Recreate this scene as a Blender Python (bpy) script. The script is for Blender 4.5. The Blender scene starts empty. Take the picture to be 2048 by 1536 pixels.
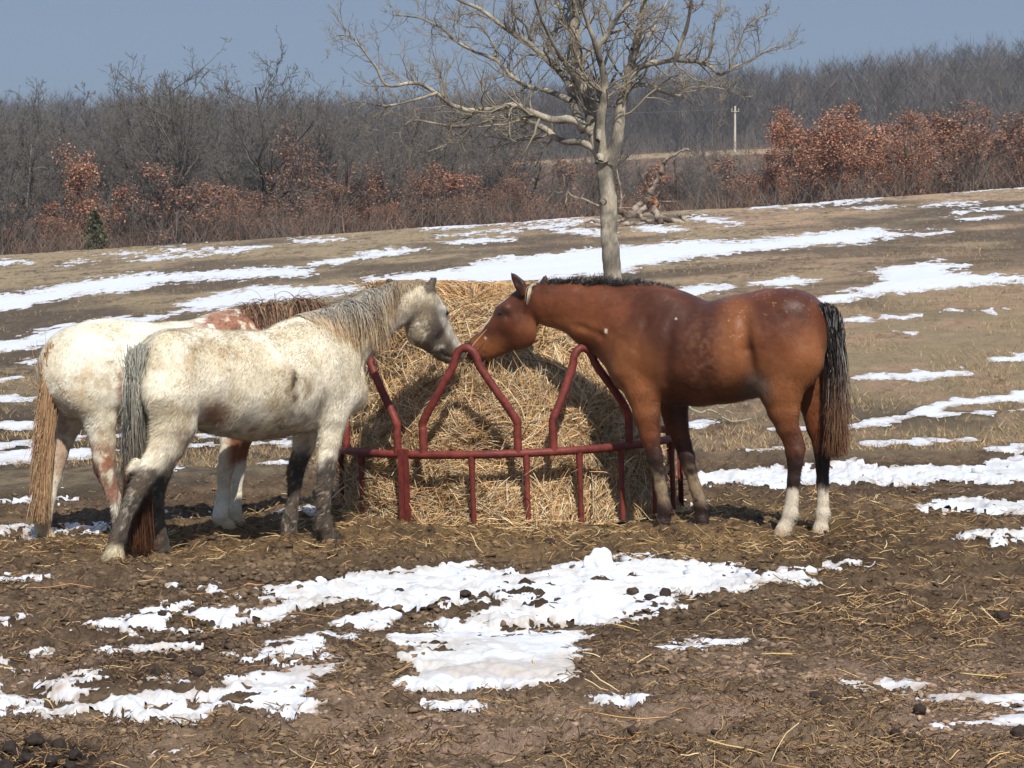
import bpy, math, time
import numpy as np
from mathutils import Vector
T0 = time.time()
SC = bpy.context.scene
COL = SC.collection
PI = math.pi
FPX = 4690.0            # focal length in pixels of the 2048 px wide photograph
CAMH = 1.75
PITCH = math.atan(264.0 / FPX)
CP, SP = math.cos(PITCH), math.sin(PITCH)

# ------------------------------------------------------------------ helpers
def srgb(r, g, b):
    c = np.array([r, g, b], float) / 255.0
    return np.where(c <= 0.04045, c / 12.92, ((c + 0.055) / 1.055) ** 2.4)

def ss(e0, e1, x):
    t = np.clip((x - e0) / (e1 - e0), 0, 1)
    return t * t * (3 - 2 * t)

def rays(px, py):
    """unit-depth ray directions (world x, y=depth, z) of photograph pixels"""
    u = (np.asarray(px, float) - 1024) / FPX
    v = (768 - np.asarray(py, float)) / FPX
    dx, dy, dz = u, CP + v * SP, -SP + v * CP
    return np.stack([dx / dy, np.ones_like(dx), dz / dy], -1)

def at(px, py, d):
    r = rays(px, py)
    p = r * np.asarray(d, float)[..., None]
    p[..., 2] += CAMH
    return p

def pix(x, y, z):
    zz = z - CAMH
    f = y * CP - zz * SP
    f = np.maximum(f, 1e-3)
    return 1024 + FPX * x / f, 768 - FPX * (y * SP + zz * CP) / f

def _h(ix, iy, iz, seed):
    n = (ix.astype(np.int64) * 374761393 + iy.astype(np.int64) * 668265263 + iz.astype(np.int64) * 2147483647 + seed * 1274126177) & 0xFFFFFFFF
    n = ((n ^ (n >> 13)) * 1274126177) & 0xFFFFFFFF
    n = ((n ^ (n >> 16)) * 2246822519) & 0xFFFFFFFF
    n = n ^ (n >> 15)
    return (n & 0xFFFFFF).astype(np.float64) / 0xFFFFFF

def vn2(x, y, seed=0):
    x = np.asarray(x, float); y = np.asarray(y, float)
    ix = np.floor(x).astype(np.int64); iy = np.floor(y).astype(np.int64)
    fx = x - ix; fy = y - iy
    fx = fx * fx * (3 - 2 * fx); fy = fy * fy * (3 - 2 * fy)
    o = np.zeros_like(ix)
    a = _h(ix, iy, o, seed); b = _h(ix + 1, iy, o, seed); c = _h(ix, iy + 1, o, seed); d = _h(ix + 1, iy + 1, o, seed)
    return (a * (1 - fx) + b * fx) * (1 - fy) + (c * (1 - fx) + d * fx) * fy

def vn3(p, seed=0):
    i = np.floor(p).astype(np.int64); f = p - i
    f = f * f * (3 - 2 * f)
    r = 0
    for dx in (0, 1):
        for dy in (0, 1):
            for dz in (0, 1):
                w = (f[..., 0] if dx else 1 - f[..., 0]) * (f[..., 1] if dy else 1 - f[..., 1]) * (f[..., 2] if dz else 1 - f[..., 2])
                r = r + w * _h(i[..., 0] + dx, i[..., 1] + dy, i[..., 2] + dz, seed)
    return r

def fbm2(x, y, scale, octs=4, seed=0, gain=.5):
    s = 0; a = 1; t = 0
    for o in range(octs):
        s = s + a * vn2(x * scale * 2 ** o + 17.3 * o, y * scale * 2 ** o - 9.1 * o, seed + o); t += a; a *= gain
    return s / t

def fbm3(p, scale, octs=3, seed=0):
    s = 0; a = 1; t = 0
    for o in range(octs):
        s = s + a * vn3(p * (scale * 2 ** o) + 11.7 * o, seed + o); t += a; a *= .5
    return s / t

# ------------------------------------------------------------------ meshes
def mesh_obj(name, V, F, mats, parent=None, loc=(0, 0, 0), smooth=True, col=None, midx=None):
    """F: one (M,k) array or a list of such arrays"""
    Fs = F if isinstance(F, list) else [F]
    Fs = [np.asarray(f, np.int32) for f in Fs if len(f)]
    V = np.asarray(V, np.float32) - np.asarray(loc, np.float32)
    me = bpy.data.meshes.new(name)
    me.vertices.add(len(V)); me.vertices.foreach_set('co', V.ravel())
    loops = np.concatenate([f.ravel() for f in Fs])
    tot = np.concatenate([np.full(len(f), f.shape[1], np.int32) for f in Fs])
    st = np.concatenate([[0], np.cumsum(tot)[:-1]]).astype(np.int32)
    me.loops.add(len(loops)); me.loops.foreach_set('vertex_index', loops)
    me.polygons.add(len(tot)); me.polygons.foreach_set('loop_start', st); me.polygons.foreach_set('loop_total', tot)
    if smooth: me.polygons.foreach_set('use_smooth', np.ones(len(tot), bool))
    if midx is not None: me.polygons.foreach_set('material_index', np.asarray(midx, np.int32))
    me.update(calc_edges=True)
    me.validate()
    if col is not None:
        at_ = me.attributes.new('Col', 'FLOAT_COLOR', 'POINT')
        c = np.ones((len(V), 4), np.float32); c[:, :3] = col
        at_.data.foreach_set('color', c.ravel())
    for m in (mats if isinstance(mats, (list, tuple)) else [mats]): me.materials.append(m)
    o = bpy.data.objects.new(name, me); COL.objects.link(o)
    if parent is not None:
        o.parent = parent
    o.location = loc if parent is None else (0, 0, 0)
    return o

def thing(name, label, cat, loc, group=None, rot=(0, 0, 0)):
    o = bpy.data.objects.new(name, None); COL.objects.link(o)
    o.location = loc; o.rotation_euler = rot
    o.empty_display_size = .2
    return tag(o, label, cat, group)

def tag(o, label=None, cat=None, group=None, kind=None):
    if label: o['label'] = label
    if cat: o['category'] = cat
    if group: o['group'] = group
    if kind: o['kind'] = kind
    return o

def dup(root, loc, rotz=0, scale=1.0, label=None, group=None):
    r = root.copy(); COL.objects.link(r)
    r.location = loc; r.rotation_euler = (0, 0, rotz); r.scale = (scale, scale, scale)
    if label: r['label'] = label
    if group: r['group'] = group
    for ch in list(root.children):
        c = ch.copy(); COL.objects.link(c); c.parent = r
    return r

def norm(a):
    return a / np.maximum(np.linalg.norm(a, axis=-1, keepdims=True), 1e-9)

def tubes(P, R, S=3, seed=1, flat=1.0, col=None):
    """P (N,K,3) polylines, R (N,K) radii -> V,F,(col per vertex)"""
    N, K, _ = P.shape
    rg = np.random.default_rng(seed)
    T = norm(np.gradient(P, axis=1))
    ref = norm(rg.normal(size=(N, 1, 3)))
    U = np.cross(T, np.broadcast_to(ref, T.shape)); U = norm(U + 1e-6); W = np.cross(T, U)
    a = np.arange(S) * 2 * PI / S
    V = P[:, :, None, :] + R[:, :, None, None] * (np.cos(a)[None, None, :, None] * U[:, :, None, :] + flat * np.sin(a)[None, None, :, None] * W[:, :, None, :])
    V = V.reshape(-1, 3)
    idx = np.arange(N * K * S).reshape(N, K, S)
    nx = np.roll(idx, -1, axis=2)
    F = np.stack([idx[:, :-1], nx[:, :-1], nx[:, 1:], idx[:, 1:]], -1).reshape(-1, 4)
    if col is None: return V, F
    C = np.broadcast_to(col[:, :, None, :], (N, K, S, 3)).reshape(-1, 3)
    return V, F, C

def join(parts):
    """list of (V,F[,C]) with same face size -> one"""
    Vs, Fs, Cs, n = [], [], [], 0
    for p in parts:
        Vs.append(p[0]); Fs.append(p[1] + n); n += len(p[0])
        if len(p) > 2: Cs.append(p[2])
    return (np.concatenate(Vs), np.concatenate(Fs), np.concatenate(Cs)) if Cs else (np.concatenate(Vs), np.concatenate(Fs))

def catmull(pts, n):
    p = np.asarray(pts, float)
    q = np.concatenate([[2 * p[0] - p[1]], p, [2 * p[-1] - p[-2]]])
    L = np.concatenate([[0], np.cumsum(np.linalg.norm(np.diff(p[:, :3], axis=0), axis=1))])
    t = np.interp(np.linspace(0, L[-1], n), L, np.arange(len(p)))
    i = np.minimum(t.astype(int), len(p) - 2); f = (t - i)[:, None]
    a, b, c, d = q[i], q[i + 1], q[i + 2], q[i + 3]
    return .5 * (2 * b + (c - a) * f + (2 * a - 5 * b + 4 * c - d) * f ** 2 + (3 * b - a - 3 * c + d) * f ** 3)

def ico(sub=1):
    import bmesh
    bm = bmesh.new(); bmesh.ops.create_icosphere(bm, subdivisions=sub, radius=1)
    V = np.array([v.co[:] for v in bm.verts]); F = np.array([[v.index for v in f.verts] for f in bm.faces]); bm.free()
    return V, F

# ------------------------------------------------------------------ materials
def new_mat(name, rough=.8, spec=.3, attr='Col', base=None, var=None, bump=None, coat=0, sheen=0, subs=0):
    """var: list of (scale, lo, hi, detail[, stretch]) multiplying noise;  bump: list of (scale, strength, distance)"""
    m = bpy.data.materials.new(name); m.use_nodes = True
    nt = m.node_tree; N = nt.nodes; L = nt.links
    b = N['Principled BSDF']
    b.inputs['Roughness'].default_value = rough
    b.inputs['Specular IOR Level'].default_value = spec
    if coat: b.inputs['Coat Weight'].default_value = coat
    if sheen: b.inputs['Sheen Weight'].default_value = sheen; b.inputs['Sheen Roughness'].default_value = .4
    if subs:
        b.inputs['Subsurface Weight'].default_value = subs; b.inputs['Subsurface Radius'].default_value = (.02, .02, .02); b.inputs['Subsurface Scale'].default_value = .3
    if base is None:
        a = N.new('ShaderNodeAttribute'); a.attribute_name = attr; out = a.outputs['Color']
    else:
        a = N.new('ShaderNodeRGB'); a.outputs[0].default_value = (*base, 1); out = a.outputs[0]
    tc = N.new('ShaderNodeTexCoord')
    for v in (var or []):
        sc, lo, hi, det = v[:4]
        n = N.new('ShaderNodeTexNoise'); n.inputs['Scale'].default_value = sc; n.inputs['Detail'].default_value = det; n.inputs['Roughness'].default_value = .65
        if len(v) > 4:
            mp = N.new('ShaderNodeMapping'); mp.inputs['Scale'].default_value = v[4]
            L.new(tc.outputs['Object'], mp.inputs['Vector']); L.new(mp.outputs['Vector'], n.inputs['Vector'])
        else: L.new(tc.outputs['Object'], n.inputs['Vector'])
        r = N.new('ShaderNodeMapRange'); r.inputs['From Min'].default_value = .28; r.inputs['From Max'].default_value = .72
        r.inputs['To Min'].default_value = lo; r.inputs['To Max'].default_value = hi
        L.new(n.outputs['Fac'], r.inputs['Value'])
        mx = N.new('ShaderNodeVectorMath'); mx.operation = 'SCALE'
        L.new(out, mx.inputs[0]); L.new(r.outputs['Result'], mx.inputs['Scale']); out = mx.outputs['Vector']
    L.new(out, b.inputs['Base Color'])
    prev = None
    for v in (bump or []):
        sc, st, di = v[:3]
        n = N.new('ShaderNodeTexNoise'); n.inputs['Scale'].default_value = sc; n.inputs['Detail'].default_value = 6; n.inputs['Roughness'].default_value = .7
        if len(v) > 3:
            mp = N.new('ShaderNodeMapping'); mp.inputs['Scale'].default_value = v[3]
            L.new(tc.outputs['Object'], mp.inputs['Vector']); L.new(mp.outputs['Vector'], n.inputs['Vector'])
        else: L.new(tc.outputs['Object'], n.inputs['Vector'])
        bp = N.new('ShaderNodeBump'); bp.inputs['Strength'].default_value = st; bp.inputs['Distance'].default_value = di
        L.new(n.outputs['Fac'], bp.inputs['Height'])
        if prev is not None: L.new(prev, bp.inputs['Normal'])
        prev = bp.outputs['Normal']
    if prev is not None: L.new(prev, b.inputs['Normal'])
    return m
# ------------------------------------------------------------------ signed distance bodies
class Body:
    """a smooth implicit body in the horse's own frame: s forward, n towards its near side, z up"""
    def __init__(self, A, yaw, facing, h, lo, hi):
        self.A = np.array([A[0], A[1], 0.0])
        c, s = math.cos(yaw), math.sin(yaw)
        self.Fw = np.array([facing * c, s, 0.0])          # forward
        self.N = np.array([facing * s, -c, 0.0])          # near side (towards the photographer)
        if abs(self.Fw @ self.N) > 1e-6: self.N = np.array([self.Fw[1], -self.Fw[0], 0]) * (1 if facing > 0 else -1)
        self.h = h; self.lo = np.array(lo, float)
        self.n = np.ceil((np.array(hi) - self.lo) / h).astype(int)
        self.D = np.full(tuple(self.n), 1.0, np.float32)
        self.ax = [self.lo[i] + h * np.arange(self.n[i]) for i in range(3)]
    def world(self, q):
        q = np.asarray(q, float)
        return self.A + q[..., :1] * self.Fw + q[..., 1:2] * self.N + q[..., 2:3] * np.array([0, 0, 1.0])
    def local(self, p):
        p = np.asarray(p, float) - self.A
        return np.stack([p @ self.Fw, p @ self.N, p[..., 2]], -1)
    def loc(self, px, py, n):
        """pixel -> (s,n,z) on the plane n=const; also metres per pixel there"""
        r = rays(px, py); n = np.asarray(n, float)
        t = (n + self.A @ self.N) / (r @ self.N)
        p = r * t[..., None]; p[..., 2] += CAMH
        q = self.local(p); q[..., 1] = n
        return q, t / FPX
    def chain(self, pts, k=.04, sub=False):
        """pts rows: (px, py, n, r_px, b_m)"""
        a = np.array(pts, float)
        q, mpp = self.loc(a[:, 0], a[:, 1], a[:, 2])
        self.chain_local(q, a[:, 3] * mpp, a[:, 4], k, sub)
    def chain_local(self, q, ra, rb, k=.04, sub=False):
        m = k + .05
        rmax = np.maximum(ra, rb)
        lo = (q - rmax[:, None]).min(0) - m; hi = (q + rmax[:, None]).max(0) + m
        i0 = np.clip(np.floor((lo - self.lo) / self.h).astype(int), 0, self.n - 1)
        i1 = np.clip(np.ceil((hi - self.lo) / self.h).astype(int) + 1, 1, self.n)
        sl = tuple(slice(i0[i], i1[i]) for i in range(3))
        X = self.ax[0][sl[0]][:, None, None]; Y = self.ax[1][sl[1]][None, :, None]; Z = self.ax[2][sl[2]][None, None, :]
        best = None
        segs = [(i, i + 1) for i in range(len(q) - 1)] or [(0, 0)]
        for i, j in segs:
            d = q[j] - q[i]; L2 = d @ d
            if L2 > 0:
                t = np.clip(((X - q[i][0]) * d[0] + (Y - q[i][1]) * d[1] + (Z - q[i][2]) * d[2]) / L2, 0, 1)
                t = t + 0  # linear
            else: t = np.zeros((1, 1, 1))
            A_ = ra[i] + (ra[j] - ra[i]) * t; B_ = rb[i] + (rb[j] - rb[i]) * t
            qx = X - q[i][0] - d[0] * t; qy = Y - q[i][1] - d[1] * t; qz = Z - q[i][2] - d[2] * t
            e = np.sqrt((qx * qx + qz * qz) / (A_ * A_) + qy * qy / (B_ * B_))
            dd = (e - 1) * np.minimum(A_, B_)
            if best is None: best = dd
            else:
                kk = .015; hh = np.maximum(kk - np.abs(best - dd), 0) / kk
                best = np.minimum(best, dd) - hh * hh * kk * .25
        cur = self.D[sl]
        if sub:
            nb = -best; hh = np.maximum(k - np.abs(cur - nb), 0) / k
            self.D[sl] = np.maximum(cur, nb) + hh * hh * k * .25
        else:
            hh = np.maximum(k - np.abs(cur - best), 0) / k
            self.D[sl] = np.minimum(cur, best) - hh * hh * k * .25
    def sample(self, q):
        g = np.clip((q - self.lo) / self.h, 0, self.n - 1.001)
        i = g.astype(int); f = g - i; r = 0
        for dx in (0, 1):
            for dy in (0, 1):
                for dz in (0, 1):
                    w = (f[..., 0] if dx else 1 - f[..., 0]) * (f[..., 1] if dy else 1 - f[..., 1]) * (f[..., 2] if dz else 1 - f[..., 2])
                    r = r + w * self.D[i[..., 0] + dx, i[..., 1] + dy, i[..., 2] + dz]
        return r
    def grad(self, q, e=.012):
        g = np.stack([self.sample(q + np.eye(3)[i] * e) - self.sample(q - np.eye(3)[i] * e) for i in range(3)], -1)
        return norm(g)
    def blur(self, it=1):
        for _ in range(it):
            for ax in range(3):
                D = self.D
                self.D = (.25 * np.roll(D, 1, ax) + .5 * D + .25 * np.roll(D, -1, ax)).astype(np.float32)
    def polygonise(self):
        D = self.D; s = D < 0; n = np.array(D.shape) - 1
        cs = [(a, b, c) for a in (0, 1) for b in (0, 1) for c in (0, 1)]
        view = lambda M, o: M[o[0]:o[0] + n[0], o[1]:o[1] + n[1], o[2]:o[2] + n[2]]
        cnt = sum(view(s, o).astype(np.int8) for o in cs)
        act = (cnt > 0) & (cnt < 8)
        I = np.argwhere(act); idx = np.full(act.shape, -1, np.int64); idx[act] = np.arange(len(I))
        acc = np.zeros((len(I), 3)); w = np.zeros(len(I))
        for o in cs:
            for ax in range(3):
                if o[ax]: continue
                o2 = list(o); o2[ax] = 1
                d0 = D[I[:, 0] + o[0], I[:, 1] + o[1], I[:, 2] + o[2]]; d1 = D[I[:, 0] + o2[0], I[:, 1] + o2[1], I[:, 2] + o2[2]]
                c = (d0 < 0) != (d1 < 0)
                t = np.where(c, d0 / np.where(c, d0 - d1, 1), 0)
                p = np.tile(np.array(o, float), (len(I), 1)); p[:, ax] = t
                acc[c] += p[c]; w[c] += 1
        V = (I + acc / w[:, None]) * self.h + self.lo
        Fs = []
        for ax in range(3):
            b, c = (ax + 1) % 3, (ax + 2) % 3
            s0 = np.take(s, range(0, n[ax]), ax); s1 = np.take(s, range(1, n[ax] + 1), ax)
            E = np.argwhere(s0 != s1)
            E = E[(E[:, b] > 0) & (E[:, c] > 0) & (E[:, b] < n[b]) & (E[:, c] < n[c])]
            flip = s0[E[:, 0], E[:, 1], E[:, 2]]
            def cell(db, dc):
                e = E.copy(); e[:, b] -= db; e[:, c] -= dc
                return idx[e[:, 0], e[:, 1], e[:, 2]]
            q = np.stack([cell(1, 1), cell(0, 1), cell(0, 0), cell(1, 0)], -1)
            q[~flip] = q[~flip][:, ::-1]
            Fs.append(q)
        F = np.concatenate(Fs)
        # smooth a little
        e = np.concatenate([F[:, [0, 1]], F[:, [1, 2]], F[:, [2, 3]], F[:, [3, 0]]])
        for lam in (.5, -.5, .5, -.48):
            A_ = np.zeros_like(V); c = np.bincount(e[:, 0], minlength=len(V)) + np.bincount(e[:, 1], minlength=len(V))
            for i in range(3):
                A_[:, i] = np.bincount(e[:, 0], V[e[:, 1], i], len(V)) + np.bincount(e[:, 1], V[e[:, 0], i], len(V))
            V = V + lam * (A_ / c[:, None] - V)
        return V, F

def strands(B, roots, dirs, L, K, grav, hug, rg, jit=.15, lift=.008):
    """hair that starts at roots (local), runs along dirs, falls with grav and stays outside body B"""
    P = [roots]; d = norm(dirs); p = roots.copy()
    st = (L / (K - 1))[:, None]
    for i in range(K - 1):
        d = norm(d + grav * np.array([0, 0, -1.0]) + rg.normal(size=d.shape) * jit)
        p = p + d * st
        if hug:
            v = B.sample(p); g = B.grad(p)
            push = np.clip(lift - v, 0, .05)[:, None]
            p = p + g * push
            dn = (d * g).sum(-1, keepdims=True); near = (v < lift * 2.5)[:, None]
            d = np.where(near & (dn < 0), norm(d - dn * g), d)
        P.append(p)
    return np.stack(P, 1)

def coat(B, V, F, colf, n, Lf, flow, rg, width=.0016):
    """short coat hairs lying on the body: thin triangles"""
    a, b, c, dd = V[F[:, 0]], V[F[:, 1]], V[F[:, 2]], V[F[:, 3]]
    ar = np.linalg.norm(np.cross(c - a, dd - b), axis=1)
    f = rg.choice(len(F), n, p=ar / ar.sum())
    u, v = rg.random((n, 1)), rg.random((n, 1))
    p = (a[f] * (1 - u) + b[f] * u) * (1 - v) + (dd[f] * (1 - u) + c[f] * u) * v
    g = B.grad(p)
    fl = flow(p); fl = norm(fl - (fl * g).sum(-1, keepdims=True) * g)
    L = Lf(p)[:, None] * rg.uniform(.6, 1.3, (n, 1))
    d = norm(fl + g * rg.uniform(.12, .5, (n, 1)) + rg.normal(size=p.shape) * .16)
    w = norm(np.cross(d, g)) * width
    T = np.stack([p - w - g * .002, p + w - g * .002, p + d * L], 1).reshape(-1, 3)
    Fc = np.arange(3 * n).reshape(-1, 3)
    C = colf(p) * rg.uniform(.7, 1.28, (n, 1))
    return T, Fc, np.repeat(C, 3, axis=0)

def lerp(a, b, t):
    t = np.asarray(t)[..., None]
    return a * (1 - t) + b * t

def blob(px, py, cx, cy, rx, ry, soft=.5):
    e = np.sqrt(((px - cx) / rx) ** 2 + ((py - cy) / ry) ** 2)
    return 1 - ss(1 - soft, 1 + soft, e)

HOOVES = []     # (x, y, z) contacts; the ground is raised to meet them
# ------------------------------------------------------------------ the three horses
M_coat = new_mat('horse_coat', rough=.62, spec=.22, var=[(34, .9, 1.1, 4)], bump=[(60, .35, .004)], sheen=.12)
M_gloss = new_mat('glossy_bay_coat', rough=.46, spec=.26, var=[(30, .88, 1.12, 4)], bump=[(20, .22, .008), (120, .35, .003)], sheen=.05)
M_hair = new_mat('horse_hair', rough=.5, spec=.3)
M_eye = new_mat('eye', rough=.08, spec=.6, base=(.012, .008, .006))

def finish_horse(B, name, label, mat, colf, zc):
    B.blur(1)
    V, F = B.polygonise()
    base = B.world(np.array([0, 0, 0.0])); base[2] = zc
    root = thing(name, label, 'horse', tuple(base))
    rel = lambda q: B.world(q) - base
    # faint muscle and rib relief
    nr = B.grad(V)
    V2 = V + nr * ((fbm3(V, 9, 3, 5) - .5) * .012)[:, None]
    ob = mesh_obj('body', rel(V2), F, mat, root, col=colf(V2))
    return root, rel, V2, F

def add_hair(name, root, rel, P, R, C, S=3, seed=3, mat=None):
    V, F, c = tubes(P, R, S, seed, col=C)
    return mesh_obj(name, rel(V), F, mat or M_hair, root, col=c)

def add_eye(B, root, rel, px, py, n, r):
    q, m = B.loc(np.array([px]), np.array([py]), np.array([n]))
    g = np.array([[0, 1.0 if n >= -.05 else 1.0, 0]])
    p = q.copy(); p[:, 1] = .3
    for _ in range(60): p[:, 1] -= np.clip(B.sample(p), 0, .02) * .7       # slide in from the side onto the face
    Vi, Fi = ico(3)
    v = Vi * np.array([r * 1.15, r * .8, r * .85]) + p[0] - np.array([0, r * .35, 0])
    return mesh_obj('eye', rel(v), Fi, M_eye, root)

def taper(N, K, r0, r1, rg):
    t = np.linspace(0, 1, K)[None]
    return (r0 + (r1 - r0) * t ** 1.5) * rg.uniform(.7, 1.3, (N, 1))

def hoof(B, px, py, n, r):
    q, m = B.loc(np.array([px * 1.0]), np.array([py * 1.0]), np.array([n]))
    w = B.world(q)[0]; HOOVES.append((w[0], w[1], w[2]))

def mane_roots(B, px, py, n, rg, jx=.02):
    t = rg.random(n)
    L = np.concatenate([[0], np.cumsum(np.hypot(np.diff(px), np.diff(py)))])
    x = np.interp(t * L[-1], L, px); y = np.interp(t * L[-1], L, py)
    q, _ = B.loc(x, y, np.zeros(n)); q[:, 1] += rg.normal(size=n) * jx
    for _ in range(4): q = q - B.grad(q) * (B.sample(q) + .004)[:, None]
    return q, t

# ---- bay, facing the feeder from the other side
def build_bay():
    rg = np.random.default_rng(11)
    B = Body((1.43, 14.6), math.radians(20), -1, .0095, (-1.05, -.5, -.1), (2.05, .5, 1.7))
    ch = B.chain
    ch([(1602, 648, 0, 47, .15), (1578, 666, 0, 86, .24), (1548, 682, 0, 106, .285), (1500, 692, 0, 104, .285), (1450, 703, 0, 103, .295), (1400, 708, 0, 104, .295),
        (1350, 698, 0, 113, .27), (1310, 693, 0, 106, .23), (1304, 704, 0, 95, .22)], .06)
    ch([(1300, 662, 0, 84, .14), (1250, 655, 0, 80, .135), (1200, 637, 0, 69, .11), (1150, 617, -.01, 51, .09), (1105, 609, -.015, 45, .08), (1075, 601, -.02, 36, .075)], .05)
    ch([(1340, 612, 0, 30, .06), (1306, 606, 0, 30, .06), (1270, 604, 0, 30, .06)], .05)                      # withers
    ch([(1054, 602, -.02, 32, .072), (1025, 643, -.02, 43, .085), (1000, 667, -.02, 35, .066), (976, 687, -.02, 28, .053), (955, 698, -.02, 24, .05), (947, 702, -.02, 18, .046)], .02)
    ch([(1040, 658, -.02, 34, .08)], .04); ch([(1046, 671, -.02, 25, .06), (1000, 691, -.02, 18, .045), (966, 709, -.02, 12, .034)], .025)                                                                 # cheek
    ch([(964, 713, -.02, 10.5, .032), (985, 706, -.02, 12, .03)], .012)                                     # chin
    ch([(1011, 617, .04, 9, .025)], .025); ch([(1009, 618, -.085, 11, .03)], .02)                            # brows
    ch([(942, 690, .02, 8.5, .022)], .01); ch([(939, 692, .05, 4.5, .02)], .006, True); ch([(940, 712, .03, 2.2, .02), (966, 707, .045, 2.2, .02), (980, 703, .06, 2, .02)], .008, True); ch([(1013, 632, .075, 7, .02)], .012, True)
    # grooves: jaw to throat, shoulder, flank
    ch([(1074, 632, .10, 9, .03), (1082, 655, .10, 8, .03)], .02, True)
    ch([(1482, 640, .335, 15, .085), (1488, 700, .335, 16, .09), (1500, 752, .325, 13, .085)], .035, True); ch([(1336, 630, .305, 12, .055), (1330, 700, .33, 12, .06), (1322, 765, .31, 11, .06)], .04, True); ch([(1292, 640, .235, 8, .04), (1268, 700, .25, 8, .04)], .035, True)
    ch([(1118, 650, .10, 5, .02), (1160, 654, .115, 5, .02), (1200, 672, .135, 6, .02)], .025, True)
    for sg in (1, -1):
        dx = 0 if sg > 0 else 14
        ch([(1318 + dx, 620, sg * .10, 40, .06), (1290 + dx, 690, sg * .14, 46, .08), (1258 + dx, 742, sg * .13, 32, .08), (1285 + dx, 778, sg * .14, 36, .075)], .05)
        ch([(1578 + dx, 640, sg * .10, 58, .14), (1582 + dx, 715, sg * .135, 66, .125), (1562 + dx, 775, sg * .145, 46, .095)], .05)
    ch([(1262, 745, 0, 36, .14)], .05)
    leg = .018
    ch([(1287, 785, .14, 36, .075), (1294, 828, .14, 27, .062), (1300, 872, .135, 20.5, .048), (1307, 902, .13, 16.5, .042), (1310, 917, .13, 17, .043), (1314, 939, .13, 13.5, .033),
        (1321, 975, .13, 12, .028), (1327, 1006, .13, 12.5, .031), (1330, 1021, .13, 15, .037), (1328, 1035, .13, 11.5, .032), (1325, 1046, .13, 15.5, .047), (1322, 1054, .13, 17, .052)], leg)
    ch([(1345, 800, -.13, 34, .07), (1353, 845, -.13, 24, .055), (1366, 890, -.13, 17, .043), (1373, 914, -.13, 16.5, .041), (1379, 938, -.13, 13, .032), (1391, 975, -.13, 11.8, .028),
        (1400, 1004, -.13, 12.5, .031), (1403, 1015, -.13, 14.5, .036), (1402, 1030, -.13, 11.5, .031), (1402, 1041, -.13, 15.5, .046), (1402, 1049, -.13, 17, .05)], leg)
    ch([(1560, 775, .145, 46, .095), (1568, 820, .14, 33, .072), (1575, 855, .135, 23, .054), (1585, 888, .13, 17, .041), (1590, 905, .13, 19, .043), (1590, 925, .13, 16, .037), (1587, 960, .13, 13, .031),
        (1584, 1000, .13, 12.5, .03), (1581, 1027, .13, 15, .037), (1574, 1044, .13, 12, .034), (1567, 1060, .13, 16, .048), (1564, 1071, .13, 18, .053)], leg)
    ch([(1596, 862, .13, 8, .02), (1604, 897, .13, 8.5, .024)], .014)
    ch([(1615, 740, -.13, 42, .1), (1626, 805, -.13, 28, .07), (1633, 855, -.13, 20, .05), (1640, 888, -.13, 15.5, .04), (1645, 905, -.13, 17.5, .042), (1645, 930, -.13, 14, .036), (1645, 968, -.13, 11.8, .03),
        (1646, 1005, -.13, 12, .03), (1646, 1027, -.13, 14.5, .036), (1643, 1044, -.13, 12, .033), (1641, 1058, -.13, 16, .047), (1640, 1067, -.13, 17.5, .052)], leg)
    ch([(1652, 897, -.13, 8, .024)], .014)
    # ears
    ch([(1047, 584, .055, 13, .028), (1039, 569, .06, 11, .025), (1030, 557, .06, 7.5, .019), (1023, 546, .06, 3.4, .012)], .012)
    ch([(1080, 582, -.09, 11, .026), (1087, 568, -.10, 8.5, .02), (1090, 557, -.10, 5, .012), (1092, 550, -.10, 2.2, .008)], .012)
    ch([(1037, 568, .082, 5, .014), (1029, 557, .078, 3, .01)], .004, True)
    for a in ((1323, 1054, .13), (1402, 1049, -.13), (1565, 1072, .13), (1641, 1068, -.13)): hoof(B, *a, 0)
    deep, red, org, blk, wht, gry = srgb(74, 39, 23), srgb(106, 59, 34), srgb(146, 92, 54), srgb(34, 28, 26), srgb(205, 192, 172), srgb(96, 84, 72)
    def colf(q):
        w = B.world(q); x, y = pix(w[:, 0], w[:, 1], w[:, 2]); near = q[:, 1] > 0
        n1 = fbm3(q, 5, 4, 3); n2 = fbm3(q, 22, 3, 9)
        c = lerp(deep, red, ss(.3, .7, n1)) * (.76 + .48 * fbm3(q * np.array([.4, 1, 1.0]) + .2 * (n2 - .5)[:, None], 75, 2, 43))[:, None]
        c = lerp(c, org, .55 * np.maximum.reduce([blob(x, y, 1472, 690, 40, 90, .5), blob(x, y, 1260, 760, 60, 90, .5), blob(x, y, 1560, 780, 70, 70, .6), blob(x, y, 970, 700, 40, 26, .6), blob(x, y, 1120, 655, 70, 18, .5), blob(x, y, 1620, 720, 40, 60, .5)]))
        c = lerp(c, deep * .6, .6 * np.maximum(blob(x, y, 1375, 650, 75, 70, .6), .6 * blob(x, y, 1500, 720, 14, 60, .6)))  # darker barrel, plus the shade of the flank crease painted in as a streak
        c = lerp(c, srgb(136, 96, 70), .30 * blob(x, y, 1415, 715, 46, 70, .8) * ss(.35, .75, fbm3(q, 45, 3, 27)))          # dusty scuffs
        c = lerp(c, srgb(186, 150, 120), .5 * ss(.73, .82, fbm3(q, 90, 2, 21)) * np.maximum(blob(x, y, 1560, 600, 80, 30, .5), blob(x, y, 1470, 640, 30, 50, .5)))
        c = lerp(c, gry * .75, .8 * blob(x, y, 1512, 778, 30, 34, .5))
        fore = (x < 1450); hind = ~fore
        wob = (n2 - .5) * 46 + (n1 - .5) * 40
        k = np.where(fore, ss(868, 925, y + wob), ss(888, 930, y + wob)) * ss(780, 800, y)
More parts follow.
